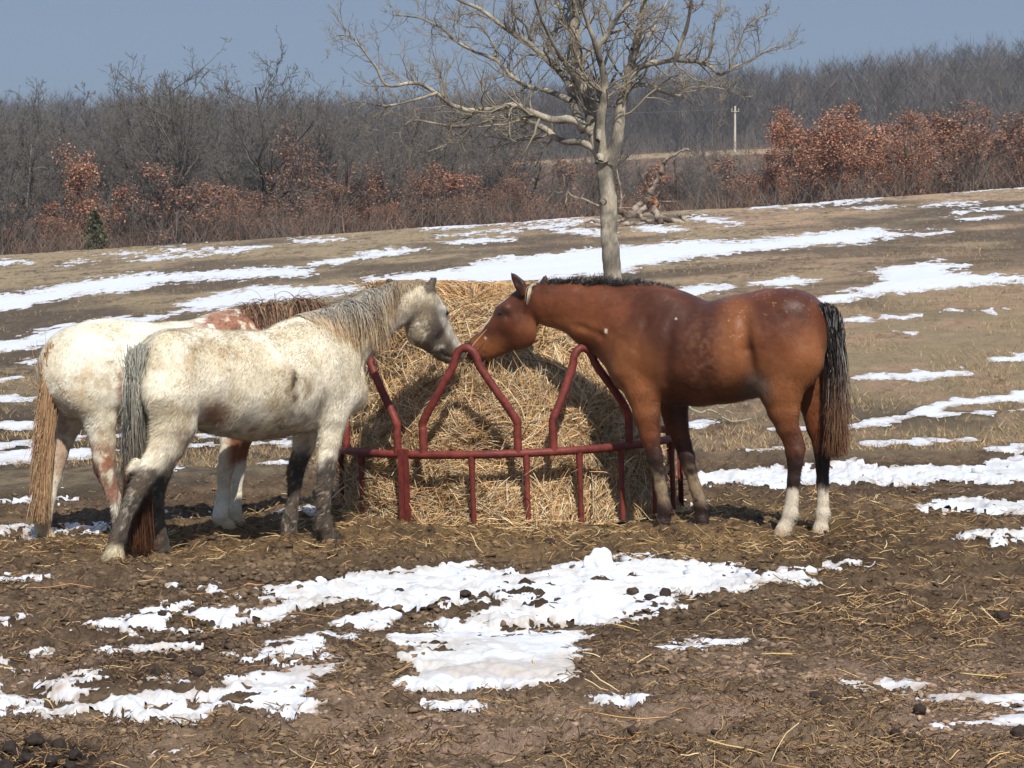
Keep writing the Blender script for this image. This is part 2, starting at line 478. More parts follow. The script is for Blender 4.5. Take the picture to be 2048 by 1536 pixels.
        c = lerp(c, blk, .88 * k)
        c = lerp(c, srgb(142, 122, 96), .8 * fore * ss(925, 965, y + wob) * (1 - ss(990, 1018, y)) * ss(.35, .6, n2 + .15) * (y > 780))
        c = lerp(c, wht, .95 * hind * ss(970, 982, y + wob * .4))
        c = lerp(c, srgb(178, 150, 120), .7 * hind * ss(1050, 1066, y))
        # face
        c = lerp(c, blk, .85 * np.maximum(blob(x, y, 936, 700, 13, 20, .5), blob(x, y, 950, 716, 22, 9, .5)) * (x < 985))
        c = lerp(c, blk, .75 * blob(x, y, 1034, 562, 22, 30, .35) * (x < 1048))
        c = lerp(c, blk, .6 * blob(x, y, 1007, 625, 17, 11, .5))
        star = np.maximum(blob(x, y, 1005, 600, 26, 10, .5), blob(x, y, 968, 640, 26, 22, .5)) * (q[:, 1] < .012) * (q[:, 1] > -.06)
        tp = B.grad(q)[:, 2] > .35
        c = lerp(c, wht, .9 * star * tp * (x < 1018))
        c = lerp(c, wht, .95 * blob(x, y, 1212, 662, 3.4, 4.4, .3) * near + .8 * blob(x, y, 1352, 638, 2.6, 2, .3) * near + .8 * blob(x, y, 971, 676, 2.4, 2.4, .3) * near)
        return c
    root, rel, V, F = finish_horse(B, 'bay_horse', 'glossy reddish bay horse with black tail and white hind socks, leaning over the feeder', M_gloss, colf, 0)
    add_eye(B, root, rel, 1007.5, 626, .0, .019)
    # short upright mane
    q, t = mane_roots(B, [1078, 1100, 1150, 1200, 1250, 1300, 1345], [566, 565, 566, 566, 571, 577, 584], 2600, rg, .013)
    Lm = np.interp(t, [0, .2, .45, .7, .85, 1], [.03, .05, .082, .06, .03, .02]) * rg.uniform(.6, 1.25, len(t))
    d = np.stack([-.75 + .35 * rg.normal(size=len(t)), .15 + rg.normal(size=len(t)) * .3, np.full(len(t), .8)], -1)
    P = strands(B, q, d, Lm, 6, .10, False, rg, .12)
    g = rg.random((len(t), 1, 1))
    C = np.where(g < .68, srgb(50, 46, 46), srgb(124, 118, 114)) * np.ones((1, 6, 1)) * rg.uniform(.7, 1.4, (len(t), 1, 1))
    add_hair('mane', root, rel, P, taper(len(t), 6, .0022, .0007, rg), C)
    # pale lock behind the ear
    q, _ = B.loc(np.full(26, 1070.0), np.full(26, 569.0), rg.normal(size=26) * .01 + .02)
    q += rg.normal(size=q.shape) * .004
    P = strands(B, q, np.stack([.55 + rg.normal(size=26) * .2, np.full(26, .6), np.full(26, .25)], -1), np.full(26, .17) * rg.uniform(.3, 1.1, 26), 9, .5, True, rg, .04)
    add_hair('forelock', root, rel, P, taper(26, 9, .0016, .0005, rg), np.ones((26, 9, 1)) * srgb(196, 186, 160))
    # tail: dock then long hair, black above and brown below
    n = 2800; t0 = rg.random(n) ** 1.6 * .6
    dock = catmull([(1640, 612), (1657, 613), (1672, 630), (1680, 665), (1682, 720)], 20)
    i = (t0 * 19).astype(int)
    q, m = B.loc(dock[i, 0] + rg.normal(size=n) * 4, dock[i, 1] + rg.normal(size=n) * 3, rg.normal(size=n) * .028)
    K = 12; tt = np.linspace(0, 1, K)
    endx = 1674 + rg.normal(size=n) * 9 + (rg.random(n) - .5) * 16; endy = 915 - np.abs(rg.normal(size=n)) * 70
    qe, _ = B.loc(endx, endy, rg.normal(size=n) * .04)
    mx, my = 1680 + rg.normal(size=n) * 9 , 720 + t0 * 40
    qm, _ = B.loc(mx, my, rg.normal(size=n) * .05)
    P = ((1 - tt) ** 2)[None, :, None] * q[:, None] + (2 * tt * (1 - tt))[None, :, None] * qm[:, None] + (tt ** 2)[None, :, None] * qe[:, None]
    P += np.cumsum(rg.normal(size=P.shape), 1) * .0022
    z = pix(*[B.world(P)[..., k] for k in range(3)])[1]
    s = rg.random((n, 1, 1))
    cb = np.where(s < .72, srgb(38, 34, 33), np.where(s < .9, srgb(112, 108, 104), srgb(160, 156, 150)))
    C = lerp(cb * np.ones((1, K, 1)), srgb(128, 92, 66) * rg.uniform(.5, 1.25, (n, 1, 1)), ss(730, 840, z + rg.normal(size=(n, 1)) * 35))
    add_hair('tail', root, rel, P, taper(n, K, .0021, .0009, rg), C)
    # short winter coat
    flow = lambda p: np.stack([np.full(len(p), -1.0), np.zeros(len(p)), -.55 - .5 * (p[:, 2] < .8)], -1) + (np.stack([vn3(p * 7, 3), vn3(p * 7, 4), vn3(p * 7, 5)], -1) - .5) * .8
    Lf = lambda p: .009 + .012 * ss(.75, .65, p[:, 2]) + .010 * ((p[:, 2] < 1.0) & (p[:, 2] > .7))
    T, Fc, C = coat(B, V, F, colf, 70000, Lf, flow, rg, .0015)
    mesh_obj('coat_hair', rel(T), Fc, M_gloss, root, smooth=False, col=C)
    return root

# ---- cream grey, nearest
def build_grey():
    rg = np.random.default_rng(12)
    B = Body((-1.67, 13.75), math.radians(42), 1, .0095, (-1.0, -.55, -.12), (2.0, .5, 1.6))
    ch = B.chain
    ch([(322, 745, 0, 58, .15), (352, 757, 0, 96, .26), (400, 754, 0, 99, .29), (450, 766, 0, 104, .315), (500, 772, 0, 109, .33), (550, 770, 0, 105, .31), (600, 752, 0, 109, .26), (640, 748, 0, 95, .22)], .06)
    ch([(685, 785, 0, 46, .17)], .06)
    ch([(640, 705, 0, 80, .15), (697, 673, 0, 65, .12), (745, 636, 0, 52, .095), (795, 610, 0, 43, .085), (833, 597, 0, 34, .078)], .05)
    ch([(560, 675, 0, 26, .06), (604, 668, 0, 28, .06), (640, 668, 0, 34, .06)], .05)
    ch([(843, 600, 0, 35, .082), (858, 635, -.03, 42, .09), (877, 668, -.06, 32, .068), (893, 690, -.085, 27, .057), (906, 703, -.1, 23, .053), (913, 709, -.105, 18, .048)], .02)
    ch([(843, 652, .0, 33, .08)], .04); ch([(836, 666, .0, 25, .06), (868, 692, -.05, 17, .045), (894, 713, -.09, 11, .034)], .025)
    ch([(893, 716, -.1, 10, .034), (876, 706, -.085, 12, .034)], .012)
    ch([(884, 622, .03, 10, .028)], .018); ch([(888, 622, -.11, 10, .028)], .018)
    ch([(920, 697, -.07, 8, .022)], .01); ch([(922, 700, -.045, 4.5, .018)], .006, True); ch([(921, 718, -.06, 2.2, .02), (893, 710, -.04, 2.2, .02), (880, 702, -.03, 2, .02)], .008, True)
    ch([(815, 640, .10, 9, .03), (822, 668, .10, 9, .03)], .02, True)
    ch([(770, 672, .105, 5, .02), (740, 705, .125, 6, .022), (720, 745, .14, 6, .022)], .025, True)
    ch([(404, 735, .35, 18, .09), (410, 815, .345, 17, .09)], .035, True)
    for sg in (1, -1):
        dx = 0 if sg > 0 else -8
        ch([(600 + dx, 690, sg * .11, 40, .07), (640 + dx, 745, sg * .16, 46, .09), (688 + dx, 790, sg * .15, 34, .08), (662 + dx, 825, sg * .15, 36, .08)], .05)
        ch([(345 + dx, 722, sg * .11, 62, .14), (342 + dx, 790, sg * .15, 62, .13), (346 + dx, 845, sg * .15, 50, .1)], .05)
    leg = .018
    ch([(663, 840, .15, 34, .078), (660, 880, .15, 25, .06), (655, 915, .15, 20.5, .049), (652, 942, .15, 19, .047), (650, 965, .15, 15.5, .037), (648, 1005, .15, 14, .032), (648, 1037, .15, 14.8, .037), (649, 1051, .15, 17, .042),
        (654, 1066, .15, 14, .038), (660, 1078, .15, 19, .053), (664, 1088, .15, 21, .058)], leg)
    ch([(615, 850, -.15, 32, .07), (608, 890, -.15, 23, .056), (596, 925, -.15, 18, .047), (591, 945, -.15, 17.5, .045), (590, 965, -.15, 14.5, .036), (586, 1005, -.15, 13, .031), (580, 1035, -.15, 14.5, .037), (578, 1048, -.15, 15.5, .039),
        (577, 1060, -.15, 13.5, .037), (579, 1071, -.15, 18, .05), (580, 1080, -.15, 20, .054)], leg)
    ch([(346, 845, .15, 50, .1), (334, 885, .15, 39, .08), (313, 920, .15, 29, .058), (296, 941, .15, 24, .048), (287, 955, .15, 23.5, .047), (277, 975, .15, 20, .042), (260, 1010, .15, 17, .037), (245, 1050, .15, 15.5, .035),
        (237, 1072, .15, 17, .041), (232, 1092, .15, 15, .039), (229, 1110, .15, 20, .054), (229, 1121, .15, 21, .058)], leg)
    ch([(272, 925, .15, 10, .025), (265, 941, .15, 11, .028)], .016)
    ch([(360, 830, -.12, 50, .1), (345, 880, -.15, 34, .07), (328, 925, -.15, 23, .052), (321, 950, -.15, 20, .045), (317, 975, -.15, 15.5, .037), (315, 1020, -.15, 13.5, .032), (318, 1060, -.15, 14, .035), (322, 1083, -.15, 15.5, .039),
        (325, 1096, -.15, 13.5, .037), (328, 1107, -.15, 18, .05), (330, 1114, -.15, 19.5, .054)], leg)
    ch([(853, 596, .05, 13, .028), (859, 580, .055, 11.5, .026), (866, 563, .055, 8, .02), (872, 546, .055, 3.6, .013)], .012)
    ch([(806, 582, -.09, 12, .028), (793, 573, -.10, 10, .024), (783, 566, -.10, 7, .018), (775, 559, -.10, 3.4, .012)], .012)
    for a in ((662, 1088, .15), (580, 1080, -.15), (229, 1121, .15), (329, 1114, -.15)): hoof(B, *a, 0)
    cream, ivory, tan, dirt, dark, taupe = srgb(204, 192, 166), srgb(224, 215, 195), srgb(178, 146, 100), srgb(124, 98, 66), srgb(38, 31, 28), srgb(122, 106, 87)
    def colf(q):
        w = B.world(q); x, y = pix(w[:, 0], w[:, 1], w[:, 2])
        n1 = fbm3(q, 6, 4, 31); n2 = fbm3(q, 20, 4, 37); n3 = fbm3(q, 55, 3, 41)
        c = lerp(cream, ivory, ss(.35, .62, n1)) * (.80 + .36 * fbm3(q * np.array([.45, 1, 1.0]) + .25 * (n2 - .5)[:, None], 60, 2, 43))[:, None]
        up = blob(x, y, 470, 690, 140, 60, .6)
        c = lerp(c, tan, 0.42 * ss(.42, .72, n2) * np.maximum.reduce([blob(x, y, 420, 715, 110, 60, .6), blob(x, y, 590, 665, 60, 36, .6), .8 * blob(x, y, 370, 860, 70, 70, .6), .9 * blob(x, y, 760, 610, 90, 50, .5), .5 * blob(x, y, 580, 770, 90, 90, .6)]))
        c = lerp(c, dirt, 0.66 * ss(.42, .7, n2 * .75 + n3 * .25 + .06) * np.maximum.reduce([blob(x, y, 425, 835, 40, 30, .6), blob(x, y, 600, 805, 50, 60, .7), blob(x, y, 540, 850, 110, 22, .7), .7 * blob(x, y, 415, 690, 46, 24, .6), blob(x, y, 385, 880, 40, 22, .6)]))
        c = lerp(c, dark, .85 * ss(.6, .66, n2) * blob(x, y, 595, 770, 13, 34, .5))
        c = lerp(c, srgb(146, 108, 88), .8 * blob(x, y, 432, 826, 26, 18, .6))
        # lower legs: dark with pale flecks
        wob = (n1 - .5) * 70 + (n2 - .5) * 50
        edge = np.where(x > 500, np.where(x > 622, 928, 905), 940)
        k = ss(-20, 14, y + wob - edge) * (y > 840)
        c = lerp(c, lerp(dark, srgb(76, 59, 48), ss(.35, .7, n2)), .93 * k)
        c = lerp(c, srgb(190, 178, 158), .5 * k * ss(.62, .7, n3) * (y < 1060))
        c = lerp(c, srgb(196, 182, 150), .85 * blob(x, y, 228, 1110, 24, 22, .4) * (x < 290))
        c = lerp(c, srgb(158, 112, 70), .7 * blob(x, y, 688, 1090, 20, 10, .5))
        # head: taupe, pale blaze, dark muzzle
        c = lerp(c, taupe, .85 * np.maximum(blob(x, y, 855, 655, 52, 52, .4), blob(x, y, 885, 690, 40, 36, .5)) * ss(.3, .5, n2 + .1))
        c = lerp(c, srgb(74, 62, 53), .75 * np.maximum.reduce([blob(x, y, 874, 655, 18, 42, .6), blob(x, y, 888, 702, 22, 18, .6), blob(x, y, 848, 698, 40, 14, .6)]) * ss(.35, .55, n2 + .1))
        c = lerp(c, srgb(206, 198, 184), .9 * blob((x - 908) + (y - 662) * -.52, y, 0, 662, 17, 52, .3) * (x > 860))
        c = lerp(c, dark, .8 * np.maximum(blob(x, y, 924, 712, 9, 14, .5), blob(x, y, 868, 722, 52, 7, .5)) * (x > 820))
        c = lerp(c, srgb(58, 47, 41), .9 * np.maximum(ss(594, 580, y) * ss(846, 854, x), ss(584, 574, y) * ss(800, 790, x) * (q[:, 1] < -.06)) * (q[:, 0] > .6))
        c = lerp(c, dark, .5 * blob(x, y, 884, 626, 11, 9, .5))
        # soft brown band along the jugular groove
        c = lerp(c, srgb(150, 124, 92), .6 * blob((x - 770) + (y - 670) * .62, y, 0, 670, 9, 60, .5))
        return c
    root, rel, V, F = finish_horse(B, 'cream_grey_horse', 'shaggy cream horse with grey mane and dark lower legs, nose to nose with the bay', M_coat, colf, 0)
    add_eye(B, root, rel, 884, 626, .0, .017)
    cx, cy = [600, 638, 675, 708, 745, 779, 808, 843], [642, 629, 613, 598, 584, 573, 567, 565]
    q, t = mane_roots(B, cx, cy, 4200, rg, .02)
    n = len(t)
    L = np.interp(t, [0, .15, .45, .75, .9, 1], [.04, .20, .34, .19, .07, .03]) * rg.uniform(.45, 1.15, n)
    # locks: strands share a lock's direction
    lk = (t * 34 + rg.normal(size=n) * .35).astype(int) % 40; lx = rg.normal(size=40)[lk] * .34; ln = rg.random(40)[lk]
    lf = (.55 + .75 * rg.random(40))[lk]; L = L * lf
    d = np.stack([.30 + lx + rg.normal(size=n) * .12 - 1.3 * ss(.62, .85, t), .85 + .3 * rg.normal(size=n), .25 + .25 * rg.random(n)], -1)
    side = rg.random(n) < .12; d[side, 1] *= -1
    P = strands(B, q, d, L, 14, .30, True, rg, .07, .007)
    tt = np.linspace(0, 1, 14)[None, :, None]
    s = rg.random((n, 1, 1))
    cb = np.where(s < .5, srgb(168, 166, 156), np.where(s < .8, srgb(112, 112, 108), srgb(62, 64, 66)))
    ce = np.where(rg.random((n, 1, 1)) < .6, srgb(182, 142, 98), srgb(206, 186, 150))
    C = cb * (1 - tt ** 1.6) + ce * tt ** 1.6
    C = lerp(C, np.where(s < .5, srgb(158, 136, 104), srgb(92, 76, 58)), ss(.62, .8, t)[:, None] * np.ones((1, 14)) * .8)
    add_hair('mane', root, rel, P, taper(n, 14, .0019, .0008, rg), C)
    # tail
    n = 3000; t0 = rg.random(n) ** 1.6 * .6; K = 14; tt = np.linspace(0, 1, K)
    dock = catmull([(300, 694), (284, 696), (272, 708), (268, 740), (268, 790)], 20); i = (t0 * 19).astype(int)
    q, m = B.loc(dock[i, 0] + rg.normal(size=n) * 9, dock[i, 1] + rg.normal(size=n) * 4, rg.normal(size=n) * .045 + .03)
    lng = rg.random(n) < .5
    ex = np.where(lng, 282 + (rg.random(n) - .5) * 42, 268 + rg.normal(size=n) * 13); ey = np.where(lng, 1110 - np.abs(rg.normal(size=n)) * 45, 930 + rg.normal(size=n) * 60)
    mx = np.where(lng, 272 + rg.normal(size=n) * 13, 268 + rg.normal(size=n) * 13)
    qe, _ = B.loc(ex, ey, rg.normal(size=n) * .03); qm, _ = B.loc(mx, 790 + t0 * 60, rg.normal(size=n) * .045 + .03)
    P = ((1 - tt) ** 2)[None, :, None] * q[:, None] + (2 * tt * (1 - tt))[None, :, None] * qm[:, None] + (tt ** 2)[None, :, None] * qe[:, None]
    P += np.cumsum(rg.normal(size=P.shape), 1) * .0026
    z = pix(*[B.world(P)[..., k] for k in range(3)])[1]
    s = rg.random((n, 1, 1)); one = np.ones((1, K, 1))
    ca = np.where(s < .6, srgb(206, 202, 186), srgb(160, 160, 150)) * one
    cm = np.where(s < .6, srgb(84, 82, 78), srgb(146, 138, 124)) * one
    cl = np.where(s < .5, srgb(82, 52, 34), np.where(s < .85, srgb(112, 74, 46), srgb(46, 34, 28))) * one
    C = lerp(ca, cm, ss(740, 860, z + rg.normal(size=(n, 1)) * 25)); C = lerp(C, cl, ss(890, 980, z + rg.normal(size=(n, 1)) * 20))
    add_hair('tail', root, rel, P, taper(n, K, .0024, .0010, rg), C)
    flow = lambda p: np.stack([np.full(len(p), -.8), np.zeros(len(p)), np.full(len(p), -.6)], -1) + (np.stack([vn3(p * 8, 3), vn3(p * 8, 4), vn3(p * 8, 5)], -1) - .5) * 1.6
    Lf = lambda p: .016 + .014 * fbm3(p, 7, 2, 8) + .008 * (p[:, 2] < .95)
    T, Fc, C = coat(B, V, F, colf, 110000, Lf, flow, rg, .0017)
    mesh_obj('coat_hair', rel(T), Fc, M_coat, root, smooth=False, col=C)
    return root

# ---- white roan, behind
def build_roan():
    rg = np.random.default_rng(13)
    B = Body((-2.19, 14.56), math.radians(39), 1, .0105, (-1.05, -.5, -.12), (1.9, .5, 1.5))
    ch = B.chain
    ch([(140, 735, 0, 58, .15), (166, 744, 0, 94, .26), (210, 738, 0, 100, .285), (270, 748, 0, 104, .3), (340, 752, 0, 107, .31), (400, 745, 0, 106, .29), (450, 730, 0, 105, .25), (490, 727, 0, 97, .21)], .06)
    ch([(528, 765, 0, 46, .17)], .06)
    ch([(495, 700, 0, 76, .15), (545, 674, 0, 57, .12), (600, 655, 0, 45, .095), (650, 655, 0, 38, .085)], .05)
    ch([(420, 660, 0, 24, .06), (460, 654, 0, 28, .06), (500, 654, 0, 28, .06)], .05)
    ch([(662, 660, 0, 32, .08), (676, 690, 0, 40, .09), (688, 735, 0, 30, .066), (694, 765, 0, 24, .055), (696, 776, 0, 18, .05)], .02)
    ch([(662, 640, .05, 10, .025), (655, 628, .055, 7, .018), (650, 620, .055, 3, .01)], .012)
    ch([(672, 640, -.05, 10, .025), (676, 628, -.055, 7, .018), (678, 620, -.055, 3, .01)], .012)
    for sg in (1, -1):
        dx = 0 if sg > 0 else -8
        ch([(460 + dx, 680, sg * .1, 40, .07), (490 + dx, 740, sg * .15, 42, .085), (505 + dx, 775, sg * .15, 36, .085), (480 + dx, 812, sg * .14, 34, .08)], .05)
        ch([(180 + dx, 710, sg * .1, 58, .13), (185 + dx, 780, sg * .14, 56, .115)], .05)
    ch([(238, 735, .35, 18, .09), (244, 800, .345, 16, .09)], .035, True)
    leg = .018
    ch([(188, 790, .14, 52, .11), (200, 840, .14, 34, .08), (206, 885, .14, 26.5, .06), (208, 915, .14, 24, .05), (208, 935, .14, 21.5, .047), (214, 955, .14, 17.5, .04), (226, 990, .14, 14.5, .034), (236, 1020, .14, 14, .034),
        (242, 1040, .14, 15.5, .039), (246, 1054, .14, 13, .036), (250, 1067, .14, 18, .05), (252, 1075, .14, 19.5, .054)], leg)
    ch([(195, 922, .14, 10, .028)], .016)
    ch([(160, 785, -.12, 42, .1), (142, 832, -.14, 33, .078), (128, 875, -.14, 22.5, .056), (119, 905, -.14, 18.5, .047), (112, 930, -.14, 17.5, .045), (107, 955, -.14, 15.5, .04), (98, 995, -.14, 13.5, .034), (89, 1035, -.14, 14.8, .037), (85, 1050, -.14, 16, .041),
        (87, 1064, -.14, 13.5, .037), (93, 1076, -.14, 18, .05), (95, 1084, -.14, 19, .054)], leg)
    ch([(472, 838, .14, 29, .07), (464, 875, .14, 23.5, .058), (456, 910, .14, 18.5, .046), (452, 935, .14, 17, .044), (449, 957, .14, 14, .037), (446, 990, .14, 13, .032), (442, 1020, .14, 14.8, .037), (441, 1034, .14, 16, .041),
        (444, 1044, .14, 14, .038), (450, 1052, .14, 18, .05), (453, 1058, .14, 19.5, .054)], leg)
    ch([(502, 825, -.14, 28, .065), (489, 870, -.14, 20, .05), (479, 905, -.14, 16.5, .044), (477, 930, -.14, 15.5, .042), (475, 955, -.14, 12.8, .035), (473, 990, -.14, 12, .031), (470, 1020, -.14, 13.5, .035), (470, 1031, -.14, 14.5, .038),
        (472, 1042, -.14, 12.5, .036), (475, 1049, -.14, 16, .047), (477, 1054, -.14, 17, .05)], leg)
    for a in ((251, 1075, .14), (94, 1084, -.14), (452, 1058, .14), (476, 1054, -.14)): hoof(B, *a, 0)
    cream, ivory, rust, brown, tan = srgb(212, 202, 178), srgb(232, 226, 208), srgb(136, 72, 40), srgb(84, 50, 36), srgb(186, 152, 108)
    def colf(q):
        w = B.world(q); x, y = pix(w[:, 0], w[:, 1], w[:, 2])
        n1 = fbm3(q, 6, 4, 51); n2 = fbm3(q, 24, 4, 57)
        c = lerp(cream, ivory, ss(.35, .6, n1)) * (.84 + .3 * fbm3(q * np.array([.45, 1, 1.0]) + .2 * (n2 - .5)[:, None], 60, 2, 43))[:, None]
        c = lerp(c, tan, 0.48 * ss(.42, .72, n2) * np.maximum.reduce([blob(x, y, 235, 720, 24, 90, .6), blob(x, y, 180, 790, 70, 60, .7), blob(x, y, 205, 860, 60, 60, .7)]))
        c = lerp(c, rust, .85 * ss(.42, .6, n2 + .1) * np.maximum.reduce([blob(x, y, 476, 645, 84, 34, .4), .8 * blob(x, y, 243, 775, 12, 26, .6), blob(x, y, 205, 930, 40, 40, .7), blob(x, y, 225, 970, 22, 46, .7), .6 * blob(x, y, 120, 880, 30, 90, .7)]))
        c = lerp(c, rust * .9, .95 * np.maximum(ss(440, 470, x) * ss(820, 850, y) * (1 - ss(915, 945, y + (n1 - .5) * 60)), 0))
        c = lerp(c, brown, .7 * blob(x, y, 470, 645, 26, 20, .7) * ss(.4, .6, n1))
        c = lerp(c, brown, .8 * blob(x, y, 190, 938, 10, 22, .6))
        c = lerp(c, rust * .8, .85 * ss(.35, .5, n2 + .1) * ss(500, 560, x) * (y < 800))
        c = lerp(c, srgb(190, 160, 116), .8 * ss(1018, 1050, y + (n2 - .5) * 40))
        return c
    root, rel, V, F = finish_horse(B, 'white_roan_horse', 'white horse with rusty roan shoulder and reddish tail, standing behind the cream grey horse', M_coat, colf, 0)
    q, t = mane_roots(B, [492, 530, 570, 610, 650], [628, 622, 615, 611, 616], 2200, rg, .02); n = len(t)
    lk = (t * 16).astype(int); lx = rg.normal(size=30)[lk] * .4
    d = np.stack([-.3 + lx + rg.normal(size=n) * .1, .7 + .3 * rg.normal(size=n), .42 + .2 * rg.random(n)], -1)
    P = strands(B, q, d, np.interp(t, [0, .3, 1], [.16, .3, .3]) * rg.uniform(.5, 1.15, n), 12, .3, True, rg, .06, .014)
    s = rg.random((n, 1, 1))
    C = np.where(s < .35, srgb(92, 70, 54), np.where(s < .7, srgb(140, 104, 78), np.where(s < .85, srgb(48, 42, 40), srgb(178, 150, 122)))) * np.ones((1, 12, 1))
    add_hair('mane', root, rel, P, taper(n, 12, .0020, .0009, rg), C)
    n = 3200; t0 = rg.random(n) ** 1.6 * .6; K = 13; tt = np.linspace(0, 1, K)
    dock = catmull([(112, 690), (103, 702), (98, 725), (97, 770)], 20); i = (t0 * 19).astype(int)
    q, _ = B.loc(dock[i, 0] + rg.normal(size=n) * 5, dock[i, 1] + rg.normal(size=n) * 4, rg.normal(size=n) * .02)
    ex = 79 + rg.normal(size=n) * 8; ey = 1050 - np.abs(rg.normal(size=n)) * 110
    qe, _ = B.loc(ex, ey, rg.normal(size=n) * .03); qm, _ = B.loc(96 + rg.normal(size=n) * 11, 800 + t0 * 60, rg.normal(size=n) * .035)
    P = ((1 - tt) ** 2)[None, :, None] * q[:, None] + (2 * tt * (1 - tt))[None, :, None] * qm[:, None] + (tt ** 2)[None, :, None] * qe[:, None]
    P += np.cumsum(rg.normal(size=P.shape), 1) * .0014
    s = rg.random((n, 1, 1))
    C = np.where(s < .5, srgb(176, 138, 102), np.where(s < .8, srgb(204, 172, 134), srgb(112, 88, 70))) * np.ones((1, K, 1)) * rg.uniform(.75, 1.1, (n, 1, 1))
    add_hair('tail', root, rel, P, taper(n, K, .0024, .0010, rg), C)
    flow = lambda p: np.stack([np.full(len(p), -.8), np.zeros(len(p)), np.full(len(p), -.6)], -1) + (np.stack([vn3(p * 8, 3), vn3(p * 8, 4), vn3(p * 8, 5)], -1) - .5) * 1.3
    Lf = lambda p: .014 + .012 * fbm3(p, 7, 2, 8)
    T, Fc, C = coat(B, V, F, colf, 80000, Lf, flow, rg, .0017)
    mesh_obj('coat_hair', rel(T), Fc, M_coat, root, smooth=False, col=C)
    return root

build_bay(); build_grey(); build_roan()
open('/tmp/log.txt','w').write(str([tuple(round(v, 3) for v in h) for h in HOOVES]))
print('hooves', [tuple(round(v, 3) for v in h) for h in HOOVES])
print('horses', time.time() - T0)
# ------------------------------------------------------------------ the ground: yard, field, crest, valley and wooded hill
HV = np.array(HOOVES)
FEED = np.array([-.013, 15.95])
DC = 108.0
CANX = np.array([-1600, 0, 700, 1100, 1500, 1800, 2048, 2400, 3200.])
CANY = np.array([206, 206, 210, 182, 146, 112, 86, 66, 50.])

def z0(x, d):
    x = np.asarray(x, float); d = np.asarray(d, float)
    t = np.clip(d - 19, 0, DC - 19)
    z = .020 * t + .00017 * t * t
    xt = np.clip(x, -60, 60)
    tilt = xt * .066 * ss(17, 50, d)
    zc = z + tilt
    u = 1024 + FPX * x / np.maximum(d, 5)
    can = np.interp(u, CANX, CANY)
    z380 = CAMH + (504 - np.interp(u, [0, 1000, 1300, 1660, 2048], [352, 330, 312, 298, 290])) * 380 / FPX
    z560 = CAMH + (504 - can) * 560 / FPX - 11.5
    far = zc - 2.6 * ss(DC, 150, d) - 1.0 * ss(150, 180, d)
    f1 = np.clip((d - 185) / 195, 0, 1); f2 = np.clip((d - 380) / 180, 0, 1)
    far = np.where(d < 185, far, far * (1 - f1) + z380 * f1)
    far = np.where(d > 380, z380 * (1 - f2) + z560 * f2, far)
    far = np.where(d > 560, z560 - .02 * (d - 560), far)
    return np.where(d <= DC, zc, far)

def zbase(x, d):
    x = np.asarray(x, float); d = np.asarray(d, float)
    z = z0(x, d)
    num = np.zeros_like(z); den = np.full_like(z, .35)
    for hx, hd, hz in HV:
        w = np.exp(-((x - hx) ** 2 + ((d - hd)) ** 2) / (2 * .22 ** 2))
        num = num + w * (hz + .012 - z0(hx, hd)); den = den + w
    return z + num / np.maximum(den, 1e-6) * 1.0

def yard(px, py):
    """1 inside the trampled yard, 0 on the field (photograph pixels of the ground point)"""
    yb = np.interp(px, [-400, 0, 200, 400, 700, 1300, 1440, 2048, 2500], [1004, 1000, 990, 972, 930, 915, 910, 905, 900])
    return ss(-7, 10, py - yb)

def ground_z(x, d, fine=True):
    z = zbase(x, d)
    px, py = pix(x, d, z)
    m = yard(px, py)
    a = fbm2(x, d, 1.3, 3, 71) - .5
    bq = fbm2(x, d, 4.5, 3, 75); c = fbm2(x, d, 14, 4, 79)
    churn = .35 + .65 * np.maximum(blob(px, py, 1000, 1080, 1400, 150, .5), ss(.45, .65, fbm2(x, d, .7, 2, 83)))
    hf = np.exp(-np.min([((x - h[0]) ** 2 + (d - h[1]) ** 2) for h in HV], axis=0) / .03)
    bump = .07 * a + churn * (.10 * (bq - .5) + .095 * (c - .5) + .035 * np.abs(fbm2(x, d, 30, 3, 91) - .5))
    lip = .10 * np.exp(-((py - np.interp(px, [0, 250, 700, 1300, 2048], [1000, 990, 935, 918, 912])) / 9.0) ** 2) * (.3 + 1.2 * fbm2(x, d, 5, 3, 95)) * ss(30, 10, d)
    fld = (fbm2(x, d, .18, 3, 97) - .5) * .22 * ss(18, 40, d) + (fbm2(x, d, 3, 3, 99) - .5) * .04
    fade = 1 - ss(160, 200, d)
    return z + m * bump * (1 - .75 * hf) + lip + (1 - m) * fld * fade

def G(px, py):
    """ground point under photograph pixels (smooth ground)"""
    r = rays(px, py); shp = r.shape[:-1]; r = r.reshape(-1, 3)
    if len(r) > 6000: return np.concatenate([G(np.ravel(px)[k:k + 6000], np.ravel(py)[k:k + 6000]) for k in range(0, len(r), 6000)]).reshape(*shp, 3)
    t = np.concatenate([np.linspace(5, 20, 30), np.linspace(20.5, 112, 110), np.linspace(114, 620, 120)])
    X = r[:, :1] * t; Z = r[:, 2:] * t + CAMH
    below = Z < z0(X, np.broadcast_to(t, X.shape))
    i = np.where(below.any(1), below.argmax(1), len(t) - 1); i = np.maximum(i, 1)
    ta, tb = t[i - 1], t[i]
    for _ in range(24):
        tm = (ta + tb) / 2
        b = r[:, 2] * tm + CAMH < zbase(r[:, 0] * tm, tm)
        tb = np.where(b, tm, tb); ta = np.where(b, ta, tm)
    return np.stack([r[:, 0] * tb, tb, r[:, 2] * tb + CAMH], -1).reshape(*shp, 3)

